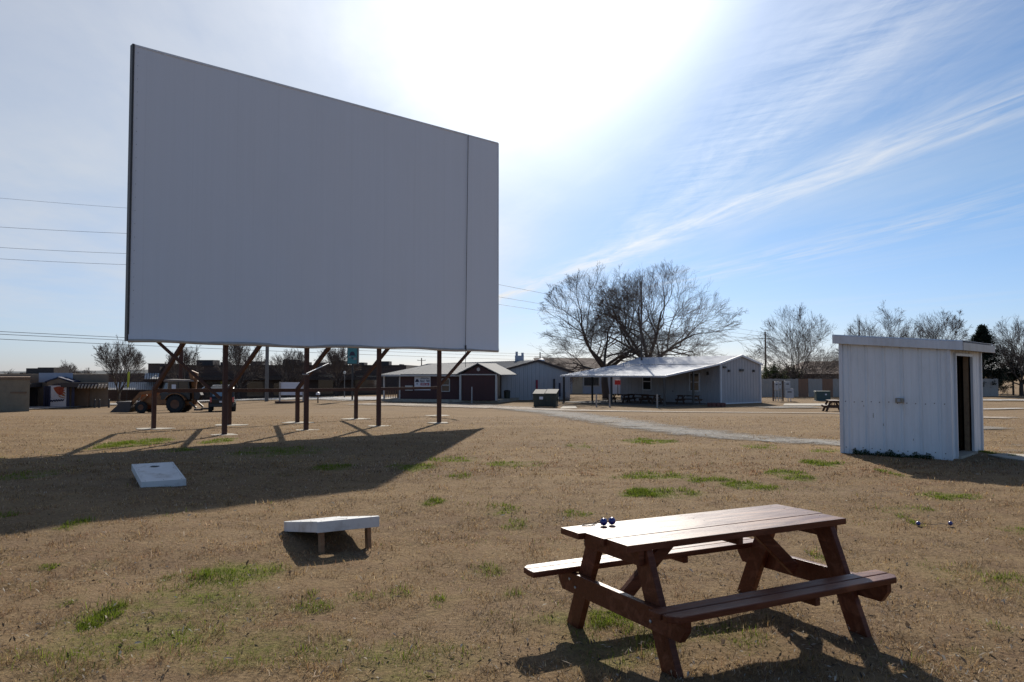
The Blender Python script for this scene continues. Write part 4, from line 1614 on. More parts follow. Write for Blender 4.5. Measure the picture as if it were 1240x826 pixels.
def maroon_building():
    z = Vector((0, 0, 1))
    gl = -.9
    P0 = gx(463, 70.5)
    P1 = gx(561, 68.5)
    P0.z = P1.z = gl
    d = (P1 - P0).normalized()
    bk = Vector((-d.y, d.x, 0))
    Lf = (P1 - P0).length
    t = thing('maroon_building', 'low dark maroon building with pale metal roof, covered end porch and small front gable', 'building', P0, 0)
    he = 2.38
    xs = gx(485, 70)
    s0 = (xs - P0).dot(d)
    def q(s, n, h):
        p = P0 + d * s + bk * n
        return Vector((p.x, p.y, gl + h))
    w = MB()
    w.prism([q(s0, 0, .25), q(Lf, 0, .25), q(Lf, 0, he + .1), q(s0, 0, he + .1)], (0, 0, 0), bk * .2)
    w.prism([q(s0, .2, .25), q(s0, 8, .25), q(s0, 8, he + .3), q(s0, .2, he + .1)], (0, 0, 0), d * .2)
    w.build('front_wall', M['redwall'], t, W=t)
    w = MB()
    w.prism([q(0, 3.5, .25), q(s0, 3.5, .25), q(s0, 3.5, he + .3), q(0, 3.5, he + .3)], (0, 0, 0), bk * .2)
    w.build('porch_back_wall', M['darkroof'], t, W=t)
    b = MB()
    b.prism([q(0, -.15, 0), q(Lf + 3.4, -.15, 0), q(Lf + 3.4, 8, 0), q(0, 8, 0)], (0, 0, 0), z * .25)
    b.build('base', M['concrete'], t, W=t)
    for s in (.15, s0 - .1):
        p = MB()
        p.bar(q(s, .1, .25), q(s, .1, he), .13, .13, up=d)
        p.build('porch_post', M['fascia'], t, W=t)
    rl = MB()
    for k in range(9):
        s = .25 + k * (s0 - .45) / 8
        rl.bar(q(s, .12, .3), q(s, .12, 1.1), .05, .05, up=d)
    rl.bar(q(.15, .12, 1.12), q(s0 - .1, .12, 1.12), .07, .07)
    rl.build('railing', M['legwood'], t, W=t)
    rf = MB()
    rf.ribbed(q(-.3, -.45, he), q(Lf + .5, -.45, he), q(1.6, 9, he + 1.15), q(Lf + .5, 9, he + 1.15), .45, .03, -1)
    rf.build('roof', M['greyroof'], t, W=t)
    f = MB()
    f.bar(q(-.3, -.47, he - .03), q(Lf + .2, -.47, he - .03), .05, .16)
    f.build('fascia', M['fascia'], t, W=t)
    # gable bay
    B0 = Lf
    B1 = Lf + 3.15
    nb = -.55
    w = MB()
    w.prism([q(B0, nb, .2), q(B1, nb, .2), q(B1, nb, he + .05), q(B0, nb, he + .05)], (0, 0, 0), bk * .6)
    w.prism([q(B0, nb + .01, he + .06), q(B1, nb + .01, he + .06), q((B0 + B1) / 2, nb + .01, he + .85)], (0, 0, 0), bk * .6)
    w.build('gable_bay', M['redwall'], t, W=t)
    c = MB()
    c.bar(q(B0 - .05, nb - .05, .2), q(B0 - .05, nb - .05, he), .18, .16, up=d)
    c.bar(q(B1 + .05, nb - .05, .2), q(B1 + .05, nb - .05, he), .18, .16, up=d)
    c.bar(q(B0 - .1, nb - .05, he + .05), q(B1 + .1, nb - .05, he + .05), .1, .09)
    c.build('bay_trim', M['fascia'], t, W=t)
    g = MB()
    m_ = (B0 + B1) / 2
    for e in (B0 - .5, B1 + .5):
        g.prism([q(e, nb - .25, he - .02), q(m_, nb - .25, he + .98), q(m_, 5, he + .98), q(e, 5, he - .02)], (0, 0, 0), z * .07)
    g.build('gable_roof', M['greyroof'], t, W=t)
    v = MB()
    v.lathe([(.001, -.02), (.16, -.02), (.16, .02), (.001, .02)], (0, 0, 0), 8, 'Y')
    rot = Matrix.Translation(q(m_, nb - .02, he + .5)) @ Matrix.Rotation(math.atan2(d.y, d.x), 4, 'Z')
    v.v = [tuple(rot @ Vector(p)) for p in v.v]
    v.build('gable_vent', M['fascia'], t, W=t)
    # window
    wn = MB()
    ws = Lf - 2.0
    for a, e in (((ws, .95), (ws + .75, .95)), ((ws, 2.05), (ws + .75, 2.05)), ((ws, .95), (ws, 2.05)), ((ws + .75, .95), (ws + .75, 2.05)), ((ws, 1.5), (ws + .75, 1.5))):
        wn.bar(q(a[0], -.03, a[1]), q(e[0], -.03, e[1]), .07, .07, up=bk)
    wo = wn.build('window', M['fascia'], t, W=t)
    pn = MB()
    pn.prism([q(ws, -.012, .95), q(ws + .75, -.012, .95), q(ws + .75, -.012, 2.05), q(ws, -.012, 2.05)], (0, 0, 0), bk * .01)
    pn.build('pane', M['glass'], wo, W=t)
    bx = MB()
    bx.prism([q(s0 + .5, -.14, 1.0), q(s0 + 1.2, -.14, 1.0), q(s0 + 1.2, -.14, 1.45), q(s0 + .5, -.14, 1.45)], (0, 0, 0), bk * .13)
    bx.build('utility_box', M['fascia'], t, W=t)
    # banner sign
    x0 = (gx(504, 70) - P0).dot(d)
    x1 = (gx(525.2, 70) - P0).dot(d)
    Wd = x1 - x0
    H = 1.22
    so_ = q(x0, -.06, 1.04)
    sg = thing('wall_sign', 'white sign with dark emblem and red bar on the maroon wall', 'sign', so_, 0)
    b = MB()
    b.prism([so_, so_ + d * Wd, so_ + d * Wd + z * H, so_ + z * H], (0, 0, 0), bk * .05)
    b.build('panel', M['paperwhite'], sg, W=sg)
    o = -bk
    so_ = so_ - bk * .002
    e = MB()
    emblem(e, so_ + d * .26 + z * .72, d, z, o, .42)
    e.build('emblem', M['ink'], sg, W=sg)
    e = MB()
    lettering(e, so_, d, z, o, .58, 1.42, 1.0, 1.12, 3, 10)
    lettering(e, so_, d, z, o, .54, 1.46, .70, .92, 4, 8)
    lettering(e, so_, d, z, o, .08, 1.42, .18, .28, 5, 16)
    e.build('lettering', M['ink'], sg, W=sg)
    e = MB()
    e.prism([so_ + d * .58 + z * .42, so_ + d * 1.42 + z * .42, so_ + d * 1.42 + z * .63, so_ + d * .58 + z * .63], (0, 0, 0), o * .006)
    e.build('red_bar', M['signred'], sg, W=sg)
    e = MB()
    lettering(e, so_ + o * .007, d, z, o, .66, 1.34, .47, .58, 7, 8)
    e.build('lettering', M['paperwhite'], sg, W=sg, label='white lettering on the red bar')
maroon_building()

def pipe_post():
    p = gx(571.5, 66.5)
    b = MB()
    b.tube([(0, 0, -.1), (0, 0, 1.35), (0, 0, 1.4)], [.05, .05, .03], 8)
    o = b.build('pipe_bollard', M['galv'])
    o.location = p
    tag(o, 'thin grey pipe standing in front of the maroon gable bay', 'bollard')
pipe_post()

def grey_hall():
    z = Vector((0, 0, 1))
    a = Vector((-1.08, 73, -.9))
    b_ = Vector((5.65, 76, -.9))
    d = (b_ - a).normalized()
    bk = Vector((-d.y, d.x, 0))
    W_ = (b_ - a).length
    t = thing('grey_hall', 'long low grey metal hall with dark brown gable trim behind the dumpster', 'building', a, 0)
    he, hp = 2.78, 3.72
    L = 34
    def q(s, n, h):
        return a + d * s + bk * n + z * h
    w = MB()
    pk = W_ * .52
    w.ribbed(q(0, 0, 0), q(pk, 0, 0), q(0, 0, he), q(pk, 0, hp), .45, .025, -1)
    w.ribbed(q(pk, 0, 0), q(W_, 0, 0), q(pk, 0, hp), q(W_, 0, he - .1), .45, .025, -1)
    w.build('gable_wall', M['greywall'], t, W=t)
    w = MB()
    w.prism([q(0, .05, 0), q(0, L, 0), q(0, L, he), q(0, .05, he)], (0, 0, 0), d * .15)
    w.prism([q(W_, .05, 0), q(W_, L, 0), q(W_, L, he - .1), q(W_, .05, he - .1)], (0, 0, 0), -d * .15)
    w.build('side_wall', M['greywall'], t, W=t)
    r = MB()
    r.ribbed(q(-.3, -.2, he - .03), q(-.3, L, he - .03), q(pk, -.2, hp + .06), q(pk, L, hp + .06), .5, .03, -1)
    r.ribbed(q(pk, -.2, hp + .06), q(pk, L, hp + .06), q(W_ + .3, -.2, he - .13), q(W_ + .3, L, he - .13), .5, .03, -1)
    r.build('roof', M['greyroof'], t, W=t)
    tr = MB()
    tr.bar(q(-.3, -.23, he - .06), q(pk, -.23, hp + .03), .06, .2)
    tr.bar(q(pk, -.23, hp + .03), q(W_ + .3, -.23, he - .16), .06, .2)
    tr.bar(q(0, -.06, 0), q(0, -.06, he), .14, .12, up=d)
    tr.build('trim', M['browntrim'], t, W=t)
    for s, h0, h1, m in ((3.75, .95, 1.9, 'signred'), (5.6, .5, 2.0, 'darkmetal'), (6.2, .3, 1.6, 'navy')):
        b = MB()
        b.prism([q(s - .09, -.08, h0), q(s + .09, -.08, h0), q(s + .09, -.08, h1), q(s - .09, -.08, h1)], (0, 0, 0), bk * .05)
        b.build('wall_pipe', M[m], t, W=t)
    b = MB()
    b.prism([q(6.6, -.5, .2), q(7.1, -.5, .2), q(7.1, -.5, .75), q(6.6, -.5, .75)], (0, 0, 0), bk * .45)
    b.build('air_unit', M['meter'], t, W=t)
    v = MB()
    v.box(q(pk + .4, 5, hp + .3), (.9, .7, .6))
    v.box(q(pk + .1, 5, hp + .75), (.25, .25, .5))
    v.box(q(pk + .75, 5, hp + .7), (.25, .25, .4))
    v.build('roof_vent', M['paleblue'], t, W=t)
    v = MB()
    v.lathe([(.25, 0), (.25, .35), (.36, .4), (.3, .55), (.05, .66)], q(pk + 2.0, 3.2, hp - .35), 12)
    v.build('roof_vent', M['paperwhite'], t, W=t)
grey_hall()

def trash_can():
    p = gx(614, 71.5)
    t = thing('trash_barrel', 'dark trash barrel against the grey hall wall near its corner', 'trash can', p, 0)
    MB().lathe([(.001, 0), (.26, 0), (.3, .85), (.001, .85)], (0, 0, 0), 14).build('body', M['dumpgreen'], t, smooth=False)
    MB().lathe([(.33, .86), (.33, .9), (.22, 1.0), (.001, 1.03)], (0, 0, 0), 14).build('lid', M['darkmetal'], t)
trash_can()

# ------------------------------------------------------------------ brown-roofed house behind the trees
def brown_house():
    z = Vector((0, 0, 1))
    o = gx(690, 96)
    o.z = -.9
    t = thing('brown_roofed_house', 'cream and blue-grey house with a brown shingled roof behind the big bare trees', 'house', o, 0)
    x0, x1 = gx(664, 96).x, gx(762, 96).x
    y0, y1 = 96, 106
    he = 2.6
    w = MB()
    w.span((x0, y0, -1), (x1, y0 + .3, he - .9))
    w.span((x0, y0 + .3, -1), (x0 + .3, y1, he - .9))
    w.span((x1 - .3, y0 + .3, -1), (x1, y1, he - .9))
    w.build('wall', M['paleblue'], t, W=t)
    c = MB()
    xa, xb = gx(693, 96).x, gx(705.5, 96).x
    c.span((xa, y0 - .05, -1), (xb, y0, he - .92))
    c.build('siding_panel', M['creamwall'], t, W=t)
    xr0, xr1 = gx(655, 101).x, gx(716, 101).x
    zr = CH + (451 - 433.5) / FPX * 101
    ze = he - .9 - .1
    r = MB()
    A, B = Vector((x0 - .6, y0 - .6, ze)), Vector((x1 + .3, y0 - .6, ze))
    C_, D_ = Vector((xr1, 101, zr)), Vector((xr0 - 1, 101, zr))
    E, F_ = Vector((x1 + .3, y1 + .6, ze)), Vector((x0 - .6, y1 + .6, ze))
    r.add([A, B, C_, D_, E, F_], [(0, 1, 2, 3), (1, 4, 2), (4, 5, 3, 2), (5, 0, 3)])
    r.build('roof', M['shingle'], t, W=t)
    xw = gx(716, 96).x
    f = MB()
    f.span((xw - 1.0, y0 - .06, .0), (xw + 1.0, y0 - .002, 1.2))
    fo = f.build('window', M['fascia'], t, W=t)
    f = MB()
    f.span((xw - .9, y0 - .08, .1), (xw + .9, y0 - .062, 1.1))
    f.build('pane', M['glass'], fo, W=t)
    wc = MB()
    wc.span((gx(741, 96).x, y0 - .04, -1), (gx(750, 96).x, y0 - .003, 1.5))
    wc.build('pale_door', M['paperwhite'], t, W=t)
brown_house()

def red_sign():
    p = at(748, 463, 90)
    g = gx(748, 90)
    t = thing('red_sign', 'small red sign on a post glimpsed under the porch roof', 'sign', g, 0)
    b = MB()
    b.tube([(0, 0, -.1), (0, 0, p.z - g.z + .2)], .05, 6)
    b.build('post', M['darkmetal'], t)
    b = MB()
    b.box((0, -.08, p.z - g.z), (.75, .05, .55))
    b.build('panel', M['redsign'], t, bevel=.1)
red_sign()

# ------------------------------------------------------------------ left background: strip mall etc.
def far_left_buildings():
    # plain tan box
    x0, x1 = gx(-60, 70).x, gx(37, 70).x
    g = -1.85
    t = thing('tan_building', 'plain tan flat-roofed box building at the far left edge', 'building', (x1, 70, g), 0)
    top = CH + (451 - 459.5) / FPX * 70
    b = MB()
    xk = gx(36, 79).x
    b.prism([(x0, 70, g - .5), (x1, 70, g - .5), (xk, 79, g - .5), (x0 - 6, 79, g - .5)], (0, 0, 0), (0, 0, top - g + .5))
    b.build('wall', M['tanwall'], t, W=t)
    b = MB()
    b.prism([(x0, 69.9, top + .003), (x1 + .1, 69.9, top + .003), (xk + .1, 79, top + .003), (x0 - 6, 79, top + .003)], (0, 0, 0), (0, 0, .22))
    b.build('roof_edge', M['brownwall'], t, W=t)
    b = MB()
    b.span((gx(14, 70).x, 69.92, top - 1.22), (gx(33, 70).x, 69.99, top - 1.1))
    b.build('door_lintel', M['brownwall'], t, W=t)
    # mural building
    Y = 80
    gl = -1.85
    mx0, mx1 = gx(-40, Y).x, gx(132, Y).x
    top = CH + (451 - 453) / FPX * Y
    t = thing('mural_building', 'tan flat-roofed shop with pitched entrance canopy and a red emblem mural', 'building', (gx(66, Y).x, Y, gl), 0)
    b = MB()
    mk = gx(131, Y + 14).x
    b.prism([(mx0, Y, gl - .5), (mx1, Y, gl - .5), (mk, Y + 14, gl - .5), (mx0 - 5, Y + 14, gl - .5)], (0, 0, 0), (0, 0, top - gl + .5))
    b.build('wall', M['tan2'], t, W=t)
    b = MB()
    b.span((gx(48, Y).x, Y - .06, CH + (451 - 463) / FPX * Y), (gx(89, Y).x, Y - .004, top + .12))
    b.build('pale_parapet', M['paleblue'], t, W=t)
    def zz(py, yy):
        return CH + (451 - py) / FPX * yy
    ya = Y - 2.0
    b = MB()
    b.span((gx(36, Y).x, ya, zz(469, ya)), (gx(52, Y).x, Y - .01, zz(464, ya)))
    b.build('awning', M['darkroof'], t, W=t)
    b = MB()
    b.span((gx(88, Y).x, ya, zz(469, ya)), (gx(132, Y).x, Y - .01, zz(463.5, ya)))
    b.build('awning', M['darkroof'], t, W=t)
    b = MB()
    for k in range(9):
        px = 95 + k * 4
        p0, p1 = at(px, 470.2, ya - .06), at(px + 3.4, 465.5, ya + .1)
        b.bar(p0 + Vector((0, -.05, 0)), p1 + Vector((0, -.25, 0)), .18, .04)
    b.build('awning_stripes', M['fascia'], t, W=t)
    b = MB()
    b.span((gx(90, Y).x, Y - .3, gl - .5), (gx(110, Y).x, Y - .004, zz(470, Y)))
    b.build('brown_bay', M['brownwall'], t, W=t)
    b = MB()
    b.span((gx(37, Y).x, Y - .25, gl - .4), (gx(47, Y).x, Y - .004, zz(470, Y)))
    b.build('dark_entry', M['darkroof'], t, W=t)
    # pitched canopy with arched front
    yc = Y - 1.4
    pk = at(70, 456.3, yc)
    el, er = at(54, 461.8, yc), at(88.5, 461.8, yc)
    b = MB()
    for e in (el, er):
        b.prism([e, pk, pk + Vector((0, 0, -.12)), e + Vector((0, 0, -.12))], (0, 0, 0), (0, 1.38, 0))
    b.build('canopy_roof', M['navy'], t, W=t)
    b = MB()
    f0, f1 = at(55.5, 490, yc), at(82, 490, yc)
    tl, trr = at(55.5, 462.3, yc), at(82, 462.3, yc)
    b.prism([Vector((f0.x, yc + .1, gl - .4)), Vector((f1.x, yc + .1, gl - .4)), Vector((f1.x, yc + .1, trr.z)), Vector((pk.x, yc + .1, pk.z - .15)), Vector((f0.x, yc + .1, tl.z))], (0, 0, 0), (0, 1.2, 0))
    b.build('canopy_front', M['tan2'], t, W=t)
    b = MB()
    yp = yc + .06
    m0, m1 = at(58.5, 470, yp), at(80.5, 470, yp)
    b.span((m0.x, yp, gl - .4), (m1.x, yp + .036, m0.z + .25))
    b.build('mural_panel', M['paperwhite'], t, W=t)
    for px in (57, 59.5, 82.4, 88.5, 54.5):
        b = MB()
        p = at(px, 470, yc + .02)
        b.span((p.x - .14, yc + .02, gl - .4), (p.x + .14, yc + .055, p.z + .2))
        b.build('navy_post', M['navy'], t, W=t)
    # red swept emblem with gold points, arched lettering above, script below
    def mp(px, py, k=0):
        p = at(px, py, yp - .012 - k)
        return p
    b = MB()
    shape = [(64.5, 469.5), (68, 468.3), (72, 467.8), (76, 468.6), (78.6, 469.6), (76.5, 471.4), (79, 472.6), (76.5, 473.8), (79, 475.4), (75.8, 476.2), (78.8, 478.5), (75, 478.2), (72, 478.8), (69, 476.6), (66.5, 473.5)]
    b.prism([mp(*p) for p in shape], (0, 0, 0), (0, .008, 0))
    b.build('red_emblem', M['emblemred'], t, W=t)
    b = MB()
    for a in (((76, 477.6), (79.3, 479.4), (79.3, 480.3), (74.5, 479.2)), ((70, 478.3), (74.5, 480.6), (79.2, 481.8), (78.5, 482.6), (72, 481)), ((76.5, 474.6), (79.4, 476.2), (79.4, 477.1), (75.8, 475.8))):
        b.prism([mp(*p, .003) for p in a], (0, 0, 0), (0, .006, 0))
    b.build('gold_points', M['emblemgold'], t, W=t)
    b = MB()
    r = random.Random(3)
    for k in range(7):
        px = 64 + k * 2.1
        py = 466.3 - 1.1 * math.sin(PI * k / 6)
        b.bar(at(px, py + 1.0, yc + .085), at(px + .3, py - .9, yc + .085), .03, .1)
        if k % 2:
            b.bar(at(px, py, yc + .08), at(px + 1.1, py, yc + .08), .03, .08)
    b.build('arched_lettering', M['ink'], t, W=t)
    b = MB()
    pts = [mp(60 + k * .9, 485.6 + 1.0 * math.sin(k * 1.9) - .06 * k, .004) for k in range(20)]
    b.tube(pts, .07, 5)
    b.build('script_lettering', M['navy'], t, W=t)
    for px0, px1, py in ((32, 46, 446), (46, 65.5, 445), (9, 13, 452), (24.5, 28.5, 451.3)):
        b = MB()
        yy = Y + 5
        b.span((gx(px0, yy).x, yy, top - .05), (gx(px1, yy).x, yy + 3, zz(py, yy)))
        b.build('roof_unit', M['darkroof'], t, W=t)
    # long dark brick store
    Y = 100
    gl = -1.7
    def z2(py, yy=Y):
        return CH + (451 - py) / FPX * yy
    t = thing('brick_store', 'long dark brick store building with rooftop units and striped awnings behind the screen posts', 'building', (gx(320, Y).x, Y, gl), 0)
    b = MB()
    b.span((gx(196, Y).x, Y, gl - 1.5), (gx(492, Y).x, Y + 25, z2(443.5)))
    b.build('main_wall', M['brick'], t, W=t)
    b = MB()
    b.span((gx(184, Y).x, Y - 1.0, gl - 1.5), (gx(198, Y).x, Y + 6, z2(441)))
    b.build('tower_wall', M['brick'], t, W=t)
    b = MB()
    b.span((gx(128, Y).x, Y + .2, gl - 1.5), (gx(184, Y).x, Y + 22, z2(452)))
    b.build('low_wing', M['brick'], t, W=t)
    b = MB()
    b.span((gx(200, Y).x, Y - .12, z2(443.5) + .003), (gx(492, Y).x, Y + 25, z2(442)))
    b.span((gx(183.5, Y).x, Y - 1.1, z2(441) + .003), (gx(198.5, Y).x, Y + 6, z2(440.2)))
    b.build('coping', M['darkroof'], t, W=t)
    for p0, p1, py in ((238, 258, 436), (303, 317, 437.5), (342.5, 358.5, 435.5), (362, 372, 438.5), (381, 394, 439), (401, 417, 437), (428, 441, 439), (461, 471, 437.5), (483.5, 486.5, 441), (267, 273, 438.5)):
        b = MB()
        yy = Y + 6
        b.span((gx(p0, yy).x, yy, z2(444)), (gx(p1, yy).x, yy + 2.5, z2(py, yy)))
        b.build('roof_unit', M['darkroof'], t, W=t)
    aw = MB()
    for px0, px1, y0, y1 in ((176, 194, 459, 452), (132, 192, 472, 463)):
        ya = Y - 3.2
        n = int((px1 - px0) / 2.6)
        for k in range(n):
            px = px0 + (px1 - px0) * k / n
            a0 = at(px, y0, ya)
            a1 = at(px + .6, y1, Y - 1.2)
            aw.bar(a0, a1, .20, .05)
    aw.build('awning_stripes', M['fascia'], t, W=t)
    aw = MB()
    for px0, px1, y0, y1 in ((175, 195, 459, 452), (131, 193, 472, 463)):
        a0, a1 = at(px0, y0 + .3, Y - 3.2), at(px1, y0 + .3, Y - 3.2)
        c0, c1 = at(px1, y1 + .3, Y - 1.15), at(px0, y1 + .3, Y - 1.15)
        aw.prism([a0, a1, c0, c1], (0, 0, 0), (0, 0, -.12))
    aw.build('awning', M['darkroof'], t, W=t)
    for px0, px1, y0, y1 in ((300, 322, 462, 482), (332, 350, 464, 482), (386, 404, 454, 482), (430, 458, 455, 481), (205, 235, 462, 482), (250, 285, 462, 482)):
        b = MB()
        b.span((gx(px0, Y).x, Y - .08, z2(y1)), (gx(px1, Y).x, Y - .004, z2(y0)))
        fo = b.build('shop_window', M['glass'], t, W=t)
    b = MB()
    b.span((gx(200, Y).x, Y - 1.8, z2(460)), (gx(460, Y).x, Y - .09, z2(456.5)))
    b.build('canopy', M['darkroof'], t, W=t)
far_left_buildings()

# house roof behind the fence
def dark_house():
    Y = 100
    t = thing('dark_roofed_house', 'house with a dark shingled roof half hidden behind the fence and bare tree', 'house', gx(1010, Y), 0)
    def z2(py, yy=Y):
        return CH + (451 - py) / FPX * yy
    xa, xb = gx(968, Y).x, gx(1075, Y).x
    b = MB()
    b.span((xa + .5, Y, -1), (xb - .5, Y + 10, z2(452.5)))
    b.build('wall', M['brick'], t, W=t)
    b = MB()
    A, B = Vector((xa, Y - .5, z2(452.6))), Vector((xb, Y - .5, z2(452.6)))
    C_, D_ = Vector((xb - 2.5, Y + 5, z2(437.5, Y + 5))), Vector((xa + 2.5, Y + 5, z2(437.5, Y + 5)))
    E, F_ = Vector((xb, Y + 10.5, z2(452.6))), Vector((xa, Y + 10.5, z2(452.6)))
    b.add([A, B, C_, D_, E, F_], [(0, 1, 2, 3), (1, 4, 2), (4, 5, 3, 2), (5, 0, 3)])
    b.build('roof', M['shingle'], t, W=t)
dark_house()

# ------------------------------------------------------------------ fences
def fence(px0, px1, Y0, Y1, h, spans, label):
    a, b = gx(px0, Y0), gx(px1, Y1)
    t = thing('wooden_fence', label, 'fence', a, 0, 'wooden privacy fences')
    d = (b - a)
    d.z = 0
    r = random.Random(int(px0))
    for s0, s1, m in spans:
        f = MB()
        p0 = a.lerp(b, s0)
        p1 = a.lerp(b, s1)
        L = (p1 - p0).length
        n = max(1, int(L / .15))
        for k in range(n):
            q = p0.lerp(p1, (k + .5) / n)
            hh = h + r.uniform(-.03, .03)
            f.box((q.x, q.y + r.uniform(-.008, .008), G(q.x, q.y) + hh / 2 - .03), (L / n * .95, .022, hh), math.atan2(d.y, d.x))
        f.build('panel', M[m], t, W=t)
    f = MB()
    for hh in (.4, h - .35):
        f.bar(a + Vector((0, .05, hh)), b + Vector((0, .05, hh)), .04, .09)
    f.build('rail', M['fencegrey'], t, W=t)
fence(905, 1075, 84, 84, 1.95, [(0, .36, 'fencegrey'), (.361, .43, 'fencebrown'), (.431, .53, 'fencegrey'), (.531, .605, 'fencebrown'), (.606, 1, 'fencegrey')],
      'weathered grey wooden privacy fence with two newer brown sections left of the shed')
fence(1120, 1208, 84, 86, 1.95, [(0, 1, 'fencegrey')], 'plain grey wooden privacy fence right of the shed below the evergreen')

# ------------------------------------------------------------------ meter rack, transformer
def meter_rack():
    p = gx(945, 71)
    t = thing('meter_rack', 'rack of grey electrical meter boxes on dark posts in front of the fence', 'meter rack', p, 0)
    for x in (-.7, .18):
        b = MB()
        b.bar((x, 0, -.1), (x, 0, 1.85), .1, .1, up=(0, 1, 0))
        b.build('post', M['darkwood'], t)
    b = MB()
    for h in (.25, 1.0, 1.7):
        b.bar((-.75, .06, h), (.25, .06, h), .04, .08)
    b.build('rail', M['fencegrey'], t)
    for x, z, w, h in ((-.45, 1.4, .32, .75), (-.12, 1.45, .22, .6), (.55, 1.45, .5, .75), (.72, .72, .75, .85)):
        b = MB()
        b.box((x, -.1, z), (w, .2, h))
        bo = b.build('meter_box', M['meter'], t, bevel=.015)
        c = MB()
        c.box((x, -.21, z + h * .15), (w * .5, .02, .09))
        c.build('slot', M['darkmetal'], bo)
    b = MB()
    for x in (.62, .86):
        b.bar((x, -.08, -.1), (x, -.08, .3), .06, .06, up=(0, 1, 0))
    b.build('stand', M['galv'], t)
    b = MB()
    for x in (-.5, -.25, .0):
        b.tube([(x, -.05, 0), (x, -.05, 1.1)], .03, 6)
    b.build('conduit', M['galv'], t)
meter_rack()

def transformer():
    p = gx(995, 72)
    t = thing('transformer_box', 'dark green pad transformer box on the ground before the fence', 'utility box', p, R(-8))
    b = MB()
    b.box((0, 0, .43), (1.25, .85, .82))
    b.build('body', M['transgreen'], t, bevel=.04)
    b = MB()
    b.box((0, 0, .87), (1.33, .93, .07))
    b.build('lid', M['transgreen'], t, bevel=.02)
    b = MB()
    b.box((0, 0, .01), (1.5, 1.1, .05))
    b.build('pad', M['concrete'], t)
    b = MB()
    b.box((.22, -.43, .6), (.16, .012, .14))
    b.build('label_plate', M['paperwhite'], t)
transformer()

